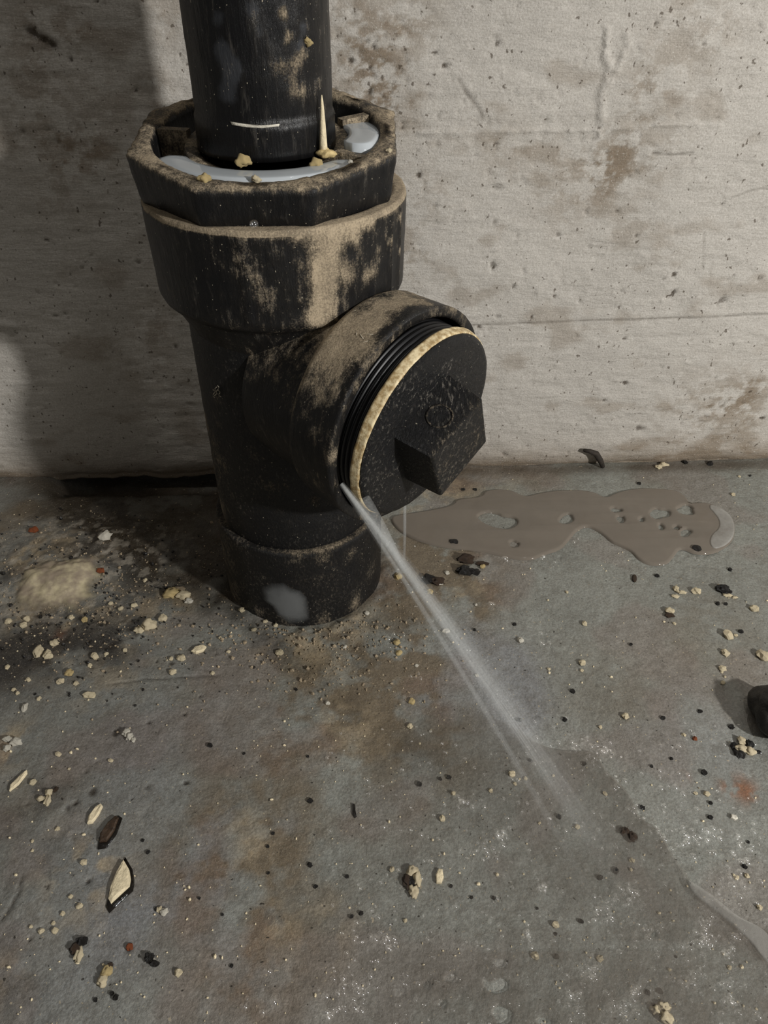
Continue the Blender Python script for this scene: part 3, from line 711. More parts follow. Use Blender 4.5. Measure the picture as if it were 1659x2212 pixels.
# disc (face at z = 0 of the plug frame)
def disc_extra(T, R, Z, P):
    return -0.02 + 0.3 * (fbm(R * np.cos(T) + 1, R * np.sin(T) + 1, 0.012, 3, 25) - .3)
build_lathe('plug_disc', [(0.0005, 0.0006), (0.020, 0.0006), (0.036, 0.0004), (0.0450, 0.0000), (0.0464, -0.0004), (0.0472, -0.0014), (0.0474, -0.0022), (0.0440, -0.0024)], PC, PN, M['abs_plug'], plug, dusts([(960, 900, 30, .25), (900, 960, 30, .2), (820, 1060, 24, .2), (1000, 760, 20, .25)], hitP(.02)), 0.0, 160, 0.0016, None, disc_extra, seed=12)
def band_warp(T, R, Z):
    return R + 0.0008 * (fbm(T * 2, Z * 20, 0.2, 3, 28) - .5), Z
band = build_lathe('gasket_band', [(0.0440, -0.0020), (0.0473, -0.0020), (0.0480, -0.0026), (0.0486, -0.0062), (0.0482, -0.0070), (0.0440, -0.0072)], PC, PN, M['tan_band'], plug, (), 0, 160, 0.0006, band_warp)
tag(band, 'cream sealing band round the plug rim')
prof = [(0.0440, -0.006)]
for k in range(6):
    z = -0.0074 - k * 0.0028
    prof += [(0.0452, z), (0.0468, z - 0.0011), (0.0468, z - 0.0017), (0.0452, z - 0.0028)]
prof += [(0.0440, -0.026)]
tag(build_lathe('threaded_shank', prof, PC, PN, M['thread'], plug, (), 0, 160, 0.0005, rough=0.0), 'glossy black screw thread')
# square wrench nut
fa, fb, fn = frame(PN)
ca, cb, hs, hh = 0.0024, 0.0015, 0.0190, 0.0205
rot = math.atan2(-34, -16)
import bmesh
bm = bmesh.new()
bot = [bm.verts.new((sx * hs * 1.06, sy * hs * 1.06, -0.001)) for sx, sy in ((-1, -1), (1, -1), (1, 1), (-1, 1))]
topv = [bm.verts.new((sx * hs * 0.97, sy * hs * 0.97, hh)) for sx, sy in ((-1, -1), (1, -1), (1, 1), (-1, 1))]
bm.faces.new(topv); bm.faces.new(bot[::-1])
for k in range(4): bm.faces.new((bot[k], bot[(k + 1) % 4], topv[(k + 1) % 4], topv[k]))
bmesh.ops.bevel(bm, geom=[e for e in bm.edges if max(v.co.z for v in e.verts) > 0], offset=0.0013, segments=3, affect='EDGES', profile=0.5)
bmesh.ops.triangulate(bm, faces=bm.faces[:])
bmesh.ops.subdivide_edges(bm, edges=bm.edges[:], cuts=2, use_grid_fill=True)
nut_me = bpy.data.meshes.new('wrench_nut'); bm.to_mesh(nut_me); bm.free()
MF = Matrix(((*[float(v) for v in (fa[0], fb[0], fn[0])],), (*[float(v) for v in (fa[1], fb[1], fn[1])],), (*[float(v) for v in (fa[2], fb[2], fn[2])],)))
Rz = Matrix.Rotation(rot, 3, 'Z')
nd_d = []
for v in nut_me.vertices:
    tip = v.co.z > hh * 0.9
    v.co = MF @ (Rz @ v.co + Vector((ca, cb, 0))) + Vector(PC)
    nd_d.append(0.24 if tip else 0.0)
a = nut_me.attributes.new('dust', 'FLOAT', 'POINT'); a.data.foreach_set('value', nd_d)
nut = link_mesh('wrench_nut', nut_me, M['abs_plug'], plug)
# raised ring moulded on the side of the nut that faces up
side_n = Rz @ Vector((0, 1, 0)); best = None
for q in ((1, 0), (-1, 0), (0, 1), (0, -1)):
    n3 = MF @ (Rz @ Vector((q[0], q[1], 0)))
    sc = n3.dot(Vector((-0.35, -0.55, 0.75)))
    if best is None or sc > best[0]: best = (sc, q)
q = best[1]; pts = []
for k in range(25):
    t = 2 * math.pi * k / 24
    along, hgt_ = 0.0058 * math.cos(t), 0.0105 + 0.0058 * math.sin(t)
    r_ = hs * (1.06 - 0.09 * (hgt_ + .001) / (hh + .001)) + 0.0001
    loc = Vector((q[0] * r_ + (along if q[0] == 0 else 0), q[1] * r_ + (along if q[1] == 0 else 0), hgt_))
    pts.append(np.array(MF @ (Rz @ loc + Vector((ca, cb, 0))) + Vector(PC)))
me = tube_mesh('moulded_ring', pts, [0.0005] * 25, 6)
a = me.attributes.new('dust', 'FLOAT', 'POINT'); a.data.foreach_set('value', [.35] * len(me.vertices))
link_mesh('moulded_ring', me, M['abs_plug'], nut)

# ------------------------------------------------------------------ water
def smooth_closed(pts, step, it=2):
    P = np.array(pts, float)
    for _ in range(it):                                     # Chaikin
        Q = np.roll(P, -1, 0); P = np.stack([P * .75 + Q * .25, P * .25 + Q * .75], 1).reshape(-1, P.shape[1])
    return P
def inset(P, d):
    t = np.roll(P, -1, 0) - np.roll(P, 1, 0); t /= (np.linalg.norm(t, axis=1)[:, None] + 1e-12)
    n = np.stack([-t[:, 1], t[:, 0]], 1)
    area = np.sum(P[:, 0] * np.roll(P[:, 1], -1) - np.roll(P[:, 0], -1) * P[:, 1])
    return P + n * d * (1 if area > 0 else -1)
def sheet(name, outer, holes, zfun, thick, rim, mat, parent=None, alpha=None, sub=0):
    """a sheet of water with a rounded edge: outline and dry islands in floor metres"""
    Vv, F, loops, A = [], [], [], []
    for i, L in enumerate([outer] + list(holes)):
        s = 1 if i == 0 else -1
        ids = []
        for d, hz in ((0, -0.0004), (rim * .25, thick * .55), (rim * .6, thick * .9), (rim, thick)):
            Q = inset(L, s * d); base = len(Vv)
            for p in Q:
                Vv.append((p[0], p[1], zfun(p[0], p[1]) + hz)); A.append(1.0 if alpha is None else alpha(p[0], p[1]))
            ids.append(list(range(base, base + len(Q))))
        for a_, b_ in zip(ids[:-1], ids[1:]):
            n = len(a_)
            for k in range(n): F.append((a_[k], a_[(k + 1) % n], b_[(k + 1) % n], b_[k]))
        loops.append(ids[-1])
    flat = [j for l in loops for j in l]
    tri = tessellate_polygon([[Vector((Vv[j][0], Vv[j][1], 0)) for j in l] for l in loops])
    for t in tri: F.append(tuple(flat[j] for j in t))
    me = mesh_np(name, Vv, F, True, attrs={'alpha': A})
    bm = bmesh.new(); bm.from_mesh(me); bmesh.ops.recalc_face_normals(bm, faces=bm.faces[:])
    if sum(f.normal.z for f in bm.faces) < 0: bmesh.ops.reverse_faces(bm, faces=bm.faces[:])
    bm.to_mesh(me); bm.free()
    me.polygons.foreach_set('use_smooth', np.ones(len(me.polygons), bool))
    return link_mesh(name, me, mat, parent)
def fpoly(pts, it=2): return smooth_closed([on_floor(*p)[:2] for p in pts], 0, it)
def isl(x, y, rx, ry, seed, wob=.3): return fpoly(blob_outline(x, y, rx, ry, 14, wob, seed), 1)
pud_z = 0.0006
holes = [fpoly([(1028, 1118), (1050, 1108), (1075, 1112), (1085, 1118), (1112, 1120), (1119, 1133), (1100, 1146), (1070, 1142), (1045, 1132)]),
         isl(1223, 1124, 14, 10, 1), isl(1424, 1112, 19, 12, 2), isl(1330, 1104, 11, 5, 3), isl(1340, 1124, 8, 7, 4), isl(1480, 1104, 20, 9, 5, .4), isl(1480, 1153, 11, 8, 6), isl(1385, 1125, 5, 4, 7), isl(1460, 1142, 5, 4, 8), isl(1110, 1178, 10, 6, 9), isl(1427, 1141, 5, 6, 10)]
puddle = sheet('water_puddle', fpoly(PUD), holes, lambda x, y: pud_z, 0.0013, 0.0022, M['puddle'])
tag(puddle, 'long murky brown puddle with dry islands lying along the foot of the wall', 'puddle')
foam = sheet('foam_edge', fpoly([(1532, 1092), (1562, 1104), (1584, 1126), (1586, 1160), (1568, 1182), (1542, 1192), (1530, 1180), (1534, 1160), (1552, 1146), (1552, 1128), (1540, 1112), (1530, 1102)]), [], lambda x, y: 0.0018, 0.0007, 0.0012, M['foam'],
             puddle)
tag(foam, 'whitish foam at the end of the puddle')
film_poly = [(905, 1560), (980, 1520), (1050, 1545), (1110, 1570), (1165, 1612), (1228, 1626), (1285, 1622), (1310, 1668), (1350, 1705), (1372, 1740), (1380, 1770), (1425, 1790), (1440, 1830), (1475, 1880), (1500, 1915), (1540, 1940), (1590, 1985), (1659, 2010), (1720, 2050), (1720, 2300), (600, 2300), (560, 2180),
             (600, 2080), (690, 2000), (640, 1900), (700, 1800), (760, 1700), (850, 1640)]
fh = [isl(1079, 2082, 14, 11, 11), isl(975, 2115, 12, 11, 12), fpoly([(1045, 2115), (1060, 2125), (1085, 2112), (1098, 2128), (1095, 2142), (1065, 2150), (1045, 2132)]), isl(864, 2148, 12, 10, 13), isl(1085, 2195, 22, 18, 14), isl(1410, 2021, 5, 5, 15), isl(955, 2170, 9, 8, 16), isl(1175, 2209, 16, 7, 17), isl(920, 2130, 6, 9, 18)]
def film_a(x, y):
    P = (x - 0.0) ; l = float(sstep(-0.03, 0.045, np.array(x + 0.03 * (0.30 - y)))); b = float(sstep(0.272, 0.235, np.array(y)))
    return l * b
filmo = sheet('water_film', fpoly(film_poly), fh, lambda x, y: fz(x, y) * 0.2 + 0.0011, 0.0006, 0.0016, M['film'], alpha=film_a)
tag(filmo, 'thin brown sheet of water spread over the floor where the jet lands', 'water')
fo = sheet('foam_edge', fpoly([(1480, 1900), (1500, 1912), (1540, 1938), (1590, 1982), (1640, 2004), (1665, 2030), (1665, 2090), (1640, 2070), (1620, 2040), (1590, 2010), (1560, 1985), (1530, 1960), (1500, 1940), (1484, 1918)]), [], lambda x, y: fz(x, y) * .2 + 0.0018, 0.0006, 0.0014, M['foam'], filmo, alpha=lambda x, y: 0.6)
tag(fo, 'pale grey foam along the edge of the water film')

# milky water standing in the bushing
def pool(name, a0, a1, r0, r1, dz, label, cat='water', group=None, rnd=0.004):
    n = 40; Vv, F = [], []
    rows = 8
    for i in range(rows + 1):
        f = i / rows
        for k in range(n + 1):
            t = k / n
            e = min(t, 1 - t) * abs(a1 - a0) * math.radians(1) * 0.043          # rounded ends
            sh = math.sqrt(max(0.0, 1 - max(0, 1 - e / rnd) ** 2)) * 0.94 + 0.06
            mid = (r0 + r1) / 2; r = mid + (f - .5) * (r1 - r0) * sh
            a_ = math.radians(a0 + (a1 - a0) * t)
            zc = dz - 0.0004 * (2 * f - 1) ** 4
            x, y = r * math.cos(a_), r * math.sin(a_)
            Vv.append((AX[0] + x, AX[1] + y, zc))
    F = [(i * (n + 1) + k, i * (n + 1) + k + 1, (i + 1) * (n + 1) + k + 1, (i + 1) * (n + 1) + k) for i in range(rows) for k in range(n)]
    nb = len(Vv)
    # body of the water below the surface
    border = [k for k in range(n + 1)] + [(i) * (n + 1) + n for i in range(1, rows + 1)] + [rows * (n + 1) + k for k in range(n - 1, -1, -1)] + [i * (n + 1) for i in range(rows - 1, 0, -1)]
    for j in border: Vv.append((Vv[j][0], Vv[j][1], Vv[j][2] - 0.004))
    m_ = len(border)
    F += [(border[k], nb + k, nb + (k + 1) % m_, border[(k + 1) % m_]) for k in range(m_)]
    me = mesh_np(name, Vv, F, True)
    bm = bmesh.new(); bm.from_mesh(me); bmesh.ops.recalc_face_normals(bm, faces=bm.faces[:]); bm.to_mesh(me); bm.free()
    return tag(link_mesh(name, me, M['milky']), label, cat, group)
pool('milky_water', -160, -31, .0370, .0497, 0.2617, 'crescent of milky grey water standing in front of the pipe inside the bushing')
pool('milky_water', -26, 40, .0366, .0499, 0.2674, 'round pocket of milky water right of the pipe inside the bushing', rnd=0.007)

# pale spike beside the pipe
P0 = bush_pt(np.array(.0345), math.radians(-40), -0.004)
d0 = P0
pts = []
for k in range(9):
    t = k / 8; yy = 325 - 120 * t
    pts.append(on_tube(699 - 4 * t, yy, AX, Z1, .0335 - .0012 * t))
pts[0] = pts[0] + np.array([0, 0, -0.001])
sp = thing('cream_spike', 'thin cream pointed spike standing against the black pipe above the bushing', 'spike', tuple(pts[0]))
link_mesh('spike_point', tube_mesh('spike_point', pts, [.0018, .00165, .0015, .00135, .0012, .001, .0008, .0006, .0002], 10), M['cream'], sp)
tag(link_mesh('spike_foot', lump_mesh('spike_foot', .0032, 3, .7, .35, 3, (1.2, 1, .8)), M['yellow'], sp, tuple(pts[0] + np.array([0.001, -0.0005, 0]))), 'orange stained foot')

# jet
S = np.array([-0.0191, 0.2755, 0.1447]); E = on_floor(1345, 1915)
E = np.array([E[0], E[1], 0.001])
side = np.cross(E - S, [0, 0, 1.0]); side /= np.linalg.norm(side); upv = np.cross(side, (E - S) / np.linalg.norm(E - S))
def jet_pts(S, E, n, off=(0, 0), bow=0.004, t0=0, t1=1):
    out = []
    for k in range(n + 1):
        t = t0 + (t1 - t0) * k / n
        out.append(S + (E - S) * t + upv * bow * 4 * t * (1 - t) + side * off[0] * t + upv * off[1] * t)
    return out
jet = thing('water_jet', 'white pressurised jet of water spraying from the loose plug down to the floor', 'water jet', tuple(S))
ts = np.linspace(0, 1, 41)
fade = np.clip(1.15 - ts * 1.25, 0.0, 1) ** 1.3
def strand(name, off, r0, r1, fa_, mat, t0=0.0, S_=S, E_=E, nside=10, tmax=1.0):
    p = jet_pts(S_, E_, 40, off, t0=t0, t1=tmax)
    tt = t0 + (tmax - t0) * ts
    rad = [r0 + (r1 - r0) * t for t in tt]
    rad[0] *= .85
    al = fa_ * np.clip(1.08 - tt * 1.08, 0.0, 1) ** 1.25
    al[-1] = 0; al[0] *= .25; al[1] *= .7
    return link_mesh(name, tube_mesh(name, p, rad, nside, list(al), False), mat, jet)
strand('jet_core', (0, 0), .0011, .0024, .9, M['jet'])
strand('jet_strand', (.004, 0), .0009, .0020, .75, M['jet'])
strand('jet_strand', (-.004, .002), .0009, .0020, .6, M['jet'])
strand('jet_strand', (.017, -.001), .0007, .0018, .6, M['jet'])
strand('jet_strand', (-.012, -.001), .0007, .0022, .25, M['jet'])
strand('jet_mist', (0, 0), .0016, .0085, .7, M['spray'])
strand('jet_mist', (.001, 0), .0014, .0160, .5, M['spray'])
# second sheet thrown off the rim, joining the jet
J2 = S + (E - S) * 0.22
S2 = on_tube(786, 1078, PC, PN, .0485)
p2 = [S2 + (J2 - S2) * t + upv * .0015 * math.sin(t * 3.14) for t in np.linspace(0, 1, 14)]
link_mesh('jet_strand', tube_mesh('jet_strand', p2, list(np.linspace(.0030, .0014, 14)), 10, list(np.linspace(.45, .9, 14)), False), M['jet'], jet)
# drops torn off the jet
def drops_mesh(name, centres, radii, dome=False, sub=2):
    bm = bmesh.new(); bmesh.ops.create_icosphere(bm, subdivisions=sub, radius=1)
    bv = np.array([v.co[:] for v in bm.verts]); bf = np.array([[v.index for v in f.verts] for f in bm.faces]); bm.free()
    Vv, F = [], []
    for i, (c, r) in enumerate(zip(centres, radii)):
        k = np.array([r, r, r * (.75 if dome else 1)])
        if dome: k = k * np.array([RNG.uniform(.8, 1.5), RNG.uniform(.8, 1.3), 1])
        Vv.append(bv * k + c); F.append(bf + i * len(bv))
    return mesh_np(name, np.concatenate(Vv), np.concatenate(F))
cs, rs = [], []
for k in range(160):
    t = RNG.uniform(.1, .97)
    cs.append(S + (E - S) * t + upv * .004 * 4 * t * (1 - t) + side * RNG.normal(0, .002 + .008 * t) + upv * RNG.normal(0, .002 + .007 * t)); rs.append(RNG.uniform(.00018, .0005))
cs = [c if c[2] > 0.002 else np.array([c[0], c[1], .002]) for c in cs]
tag(link_mesh('spray_drops', drops_mesh('spray_drops', cs, rs, sub=1), M['drop'], jet), kind='stuff')
# thin trickle behind the plug
bot = on_floor(872, 1213)
pts = [np.array([bot[0] + .0003 * math.sin(9 * t), bot[1], .135 * (1 - t)]) for t in np.linspace(0, 1, 20)]
tr = link_mesh('water_trickle', tube_mesh('water_trickle', pts, list(np.linspace(.0014, .0009, 20)), 8, [.0, .9] + [1.0] * 12 + list(np.linspace(.9, .4, 6)), False), M['jet'])
tag(tr, 'thin trickle of water dripping straight down under the plug', 'water')

# droplets shining on the wet floor
clusters = [(1240, 1575, 40, 8), (1275, 1630, 22, 12), (1315, 1620, 14, 10), (1330, 1690, 18, 8), (1380, 1760, 14, 8), (1430, 1815, 30, 14), (1490, 1818, 26, 12), (1545, 1805, 26, 10), (1052, 1838, 20, 14), (1080, 1808, 12, 10), (1000, 1732, 14, 8), (1175, 1918, 14, 8), (1350, 1925, 22, 14), (1310, 1970, 24, 10), (1515, 2028, 24, 22), (1570, 2050, 16, 14), (1605, 2020, 16, 10), (1272, 2100, 16, 12), (1370, 2142, 16, 12), (1235, 2152, 24, 12), (1335, 2175, 26, 12), (1580, 2155, 14, 8),
            (1395, 2005, 20, 8), (1500, 2100, 40, 14), (1590, 1900, 40, 12), (1440, 1700, 60, 8), (1590, 1830, 50, 14), (1140, 2018, 10, 6), (800, 2020, 40, 8), (770, 2150, 40, 16), (720, 2190, 40, 12), (1225, 1148, 24, 6), (1185, 1195, 22, 8), (1090, 1207, 10, 3), (1060, 1106, 6, 2), (1030, 1130, 6, 3), (1424, 1222, 8, 2), (1500, 1198, 16, 4), (1064, 1305, 5, 2), (860, 1380, 20, 5), (900, 1460, 20, 5), (1180, 1378, 20, 5), (840, 2040, 20, 6), (560, 2160, 40, 6)]
cs, rs = [], []
for x, y, r, n in clusters:
    for k in range(n):
        P = on_floor(x + RNG.normal(0, r * .6), y + RNG.normal(0, r * .6))
        rr = RNG.uniform(.0006, .0016)
        cs.append(np.array([P[0], P[1], fz(P[0], P[1]) + .0002])); rs.append(rr)
for k in range(420):
    P = on_floor(RNG.uniform(700, 1700), 2250 - 700 * RNG.random() ** 1.3); cs.append(np.array([P[0], P[1], fz(P[0], P[1]) + .0004])); rs.append(RNG.uniform(.0004, .0012))
tag(link_mesh('water_droplets', drops_mesh('water_droplets', cs, rs, True), M['drop']), 'clear glinting droplets splashed over the wet floor around the jet', 'water droplets', kind='stuff')

# ------------------------------------------------------------------ crumbs, chips and grit, each one placed where it lies
PROTO = {}
def lump_obj(name, P, rx, ry, mat, seed, ang=0.0, flat=.7, amp=.4, sub=2, freq=1.4):
    key = (name, mat, seed % 9, flat, amp, sub, freq)
    if key not in PROTO:
        PROTO[key] = lump_mesh(name, 1.0, seed % 9 + 1, flat, amp, sub, (1, 1, 1), freq); PROTO[key].materials.append(M[mat])
    o = bpy.data.objects.new(name, PROTO[key]); COL.objects.link(o)
    o.scale = (rx, ry, min(rx, ry)); o.rotation_euler = (0, 0, ang)
    o.location = (P[0], P[1], P[2] + min(rx, ry) * flat * .55)
    return o
CNT = [0]
def crumb(x, y, w, mat, name, label, cat, group=None, hgt=None, ang=None, amp=.4, sub=2, flat=.7):
    """w, hgt: size in the photograph in pixels"""
    P = on_floor(x, y); k = mm_px(P); P = np.array([P[0], P[1], fz(P[0], P[1])])
    for L in (PUD_W,):
        if bool(in_poly(np.array(P[0]), np.array(P[1]), L)): P[2] = max(P[2], pud_z)
    CNT[0] += 1
    rx = w * k / 2; ry = (hgt or w) * k / 2 * 1.15
    return tag(lump_obj(name, P, rx, ry, mat, CNT[0] * 5 + 1, RNG.uniform(0, 3) if ang is None and hgt is None else (ang or 0), flat, amp, sub), label, cat, group)

# --- those one can name
def chip(x, y, outline, mat, label, hgt, name='stone_chip', cat='chip', wetrim=True):
    """flat angular flake with a dark wet rim"""
    P = on_floor(x, y); k = mm_px(P)
    t = thing(name, label, cat, (P[0], P[1], fz(P[0], P[1])))
    def slab(s, z0, z1, dx=0, dy=0):
        out = [(P[0] + (px + dx) * k * s, P[1] - (py + dy) * k * 1.2 * s) for px, py in outline]
        n = len(out); cx, cy = np.mean(out, 0); zb = fz(P[0], P[1])
        Vv = [(a, b_, zb + z0) for a, b_ in out] + [(a, b_, zb + z1 * .8) for a, b_ in out] + [(cx + (a - cx) * .75, cy + (b_ - cy) * .75, zb + z1 + random.uniform(-.0003, .0003)) for a, b_ in out] + [(cx, cy, zb + z1)]
        F = [(i, (i + 1) % n, n + (i + 1) % n, n + i) for i in range(n)] + [(n + i, n + (i + 1) % n, 2 * n + (i + 1) % n, 2 * n + i) for i in range(n)] + [(2 * n + i, 2 * n + (i + 1) % n, 3 * n) for i in range(n)]
        return Vv, F
    v, f = slab(1, 0.0, hgt); link_mesh('flake', mesh_np('flake', v, f, False), M[mat], t)
    if wetrim:
        v, f = slab(1.28, -0.0004, hgt * .35, 2, 4); link_mesh('wet_rim', mesh_np('wet_rim', v, f, True), M['wetdark'], t)
    return t
M['wetdark'] = make_plain('wet_dark_dirt', lin(30, 26, 22), 0.08, 300, 0.3, 0.0006)
chip(260, 1912, [(-6, -44), (4, -34), (12, -26), (20, -10), (22, 4), (12, 14), (2, 24), (-8, 34), (-16, 26), (-18, 4), (-14, -22)], 'cream', 'large cream flake with black wet rim on the lower left floor', .0022)
chip(206, 1761, [(-10, 18), (-12, 4), (-4, -14), (6, -20), (11, -16), (8, 0), (0, 16)], 'cream', 'narrow cream chip above the brown shell, left floor', .0016, wetrim=False)
chip(39, 1688, [(-9, 20), (-12, 8), (2, -14), (10, -22), (13, -16), (4, 6)], 'cream', 'long cream sliver nearest the left edge of the photo', .0016, wetrim=False)
chip(236, 1797, [(-12, 22), (-16, 6), (-6, -16), (6, -28), (14, -24), (12, 0), (2, 20)], 'brown', 'brown shell-like flake right below the narrow cream chip', .0020)
def cluster(x, y, parts, label, name='plaster_crumb', cat='crumb'):
    P = on_floor(x, y); k = mm_px(P)
    t = thing(name, label, cat, (P[0], P[1], fz(P[0], P[1])))
    for i, (dx, dy, w, h_, mat) in enumerate(parts):
        CNT[0] += 1
        Q = np.array([P[0] + dx * k, P[1] - dy * k * 1.2, fz(P[0], P[1])])
        o = lump_obj('lump', Q, w * k / 2, h_ * k / 2 * 1.1, mat, CNT[0] * 7, 0.0, .75, .42, 3, 1.7)
        o.parent = t; o.location = Vector(o.location) - t.location
    return t
cluster(891, 1906, [(0, -18, 24, 20, 'cream'), (-12, 0, 18, 30, 'brown'), (10, -4, 18, 30, 'cream'), (2, 18, 20, 24, 'cream'), (-2, 2, 16, 22, 'dark')], 'cream crumb with a dark hollow in the middle foreground')
cluster(1606, 1617, [(2, -14, 18, 18, 'cream'), (-8, 2, 26, 18, 'cream'), (12, 6, 20, 16, 'cream'), (-14, 12, 20, 18, 'dark'), (16, -8, 18, 18, 'dark'), (-18, -2, 14, 22, 'dark')], 'cream and black crumb near the right edge beside the dark stone')
cluster(1432, 2190, [(-12, -6, 24, 18, 'cream'), (6, -10, 26, 20, 'cream'), (4, 8, 26, 24, 'cream'), (-16, -12, 12, 10, 'brown')], 'knobbly cream crumb at the bottom edge, right')
cluster(170, 2053, [(2, -14, 26, 18, 'dark'), (-8, -2, 22, 18, 'brown'), (4, 8, 16, 26, 'cream')], 'cream crumb under a dark cap on the lower left floor')
cluster(228, 2110, [(0, -8, 22, 22, 'yellow'), (-4, 8, 20, 22, 'cream'), (4, -18, 12, 12, 'brown')], 'tan crumb below the dark-capped one, lower left floor')
cluster(328, 2075, [(-6, -4, 20, 18, 'dark'), (8, 6, 18, 12, 'dark'), (2, 0, 12, 8, 'white')], 'small black wet clod right of the tan crumbs, lower left')
cluster(103, 1722, [(0, -8, 16, 14, 'cream'), (-12, 4, 18, 10, 'cream'), (4, 8, 12, 22, 'cream'), (12, -14, 10, 12, 'brown')], 'branching cream crumb between the long sliver and narrow chip')
cluster(1465, 1281, [(-2, -8, 12, 16, 'cream'), (8, 0, 18, 8, 'cream'), (-10, 10, 16, 8, 'cream')], 'jagged cream crumb just below the right end of the puddle')
cluster(1447, 1326, [(0, -4, 18, 14, 'cream'), (-4, 6, 20, 10, 'brown')], 'cream crumb with brown underside below the jagged one')
cluster(1559, 1275, [(0, 0, 28, 20, 'dark'), (8, 4, 18, 14, 'dark')], 'black clod at the right below the puddle', 'dirt_clod', 'clod')
cluster(1577, 1287, [(-6, 0, 18, 8, 'cream'), (8, 5, 12, 6, 'cream')], 'thin cream crumb touching the black clod')
cluster(1010, 1224, [(-2, -16, 34, 22, 'brown'), (-8, 14, 30, 22, 'dark'), (14, 16, 22, 14, 'dark'), (32, -6, 26, 10, 'brown')], 'big dark brown clod at the near edge of the puddle', 'dirt_clod', 'clod')
cluster(935, 1254, [(-10, 0, 30, 20, 'dark'), (10, 4, 30, 18, 'brown'), (14, 8, 12, 8, 'white')], 'wet black clod between the jet and the big brown clod', 'dirt_clod', 'clod')  # the white lump stands in for a glint on the wet clod
cluster(1357, 1803, [(-6, -4, 20, 16, 'brown'), (6, 6, 20, 20, 'brown')], 'brown clod under the water film right of the jet', 'dirt_clod', 'clod')
cluster(278, 1590, [(-6, -4, 16, 18, 'white'), (4, 4, 14, 16, 'white'), (14, 10, 10, 10, 'white')], 'whitish crumb on the dark floor left of centre')
cluster(30, 1603, [(-14, -4, 22, 12, 'white'), (6, 2, 24, 16, 'white'), (-8, 14, 16, 14, 'white')], 'white crumbly lump at the left edge')
cluster(322, 1352, [(0, 0, 28, 24, 'cream'), (-18, 12, 18, 14, 'cream')], 'blocky cream crumb below the pale mound')
cluster(388, 1284, [(-16, 0, 34, 24, 'yellow'), (10, 6, 30, 20, 'cream'), (24, 18, 18, 12, 'white'), (-2, -12, 24, 12, 'tan')], 'heaped tan crumbs left of the pipe foot')
cluster(90, 1412, [(-6, 0, 18, 30, 'cream'), (16, 6, 16, 20, 'cream')], 'pair of fused cream crumbs on the black dirt, far left')
cluster(1429, 1007, [(-8, 4, 16, 10, 'cream'), (6, -4, 18, 10, 'cream')], 'cream crumb at the foot of the wall, right')
chip(430, 1406, [(-15, 5), (-8, -6), (6, -10), (15, -6), (10, 4), (-4, 9)], 'cream', 'oval cream chip left of the pipe foot', .0018, wetrim=False)
chip(950, 1895, [(-8, 12), (-9, -2), (-2, -13), (6, -12), (8, 2), (2, 13)], 'cream', 'smooth cream chip right of the hollow crumb', .0018, wetrim=False)
chip(1584, 1766, [(-7, 2), (-3, -5), (6, -3), (8, 3), (0, 6)], 'white', 'white chip alone at right below the rust stain', .0014, wetrim=False)
chip(765, 1752, [(-4, -14), (2, -12), (3, 0), (6, 10), (2, 14), (-3, 6)], 'dark', 'curved black sliver on the middle floor', .0010, wetrim=False)
chip(963, 1364, [(-8, 2), (-4, -4), (6, -4), (9, 2), (0, 5)], 'white', 'white oval chip under the water jet', .0012, wetrim=False)
crumb(1370, 1251, 11, 'brown', 'seed', 'small brown seed below the middle of the puddle', 'seed', hgt=22, ang=-.25, amp=.1)
crumb(1504, 1190, 22, 'dark', 'dirt_clod', 'black speck sitting in the near edge of the puddle, right', 'clod', hgt=16)
crumb(219, 1240, 14, 'rust', 'rust_crumb', 'red crumb on the right flank of the pale mound', 'crumb')
crumb(74, 1149, 18, 'rust', 'rust_crumb', 'orange-tan crumb near the wall above the pale mound', 'crumb')
crumb(231, 1173, 26, 'white', 'plaster_crumb', 'white crumb above the right end of the pale mound', 'crumb')
crumb(193, 1504, 26, 'cream', 'plaster_crumb', 'curled cream crumb alone on the dark floor at left', 'crumb', hgt=14)
crumb(54, 1530, 14, 'white', 'plaster_crumb', 'bright white crumb beside a black pit, far left', 'crumb', hgt=20)
crumb(981, 1174, 18, 'dark', 'dirt_clod', 'round black clod in the left part of the puddle', 'clod', hgt=14)

# --- small ones that nothing tells apart, by kind and place
LANDMARKS = [(260, 1912, 'the black-rimmed flake'), (891, 1906, 'the hollow cream crumb'), (236, 1797, 'the brown shell-like flake'), (39, 1688, 'the long cream sliver'), (1665, 1560, 'the dark stone'),
             (1606, 1617, 'the cream and black crumb'), (1432, 2190, 'the knobbly bottom crumb'), (170, 2053, 'the dark-capped crumb'), (134, 1264, 'the pale mound'), (665, 1345, 'the pipe foot'), (1300, 1200, 'the puddle'),
             (1559, 1275, 'the black clod'), (1010, 1224, 'the big brown clod'), (30, 1603, 'the white crumbly lump'), (278, 1590, 'the whitish crumb'), (765, 1752, 'the curved black sliver'), (1357, 1803, 'the submerged clod'),
             (1584, 1766, 'the lone white chip'), (963, 1364, 'the white oval chip'), (1465, 1281, 'the jagged cream crumb'), (430, 1406, 'the oval cream chip'), (1610, 1708, 'the rust stain'), (328, 2075, 'the wet black clod'),
             (206, 1761, 'the narrow cream chip'), (322, 1352, 'the blocky cream crumb'), (193, 1504, 'the curled cream crumb'), (1282, 986, 'the twig'), (1429, 1007, 'the crumb at the wall')]
ORD = ['nearest', 'second nearest', 'third nearest', 'fourth nearest', 'fifth nearest', 'sixth nearest', 'seventh nearest', 'eighth nearest', 'ninth nearest', 'tenth nearest']
MANY = []
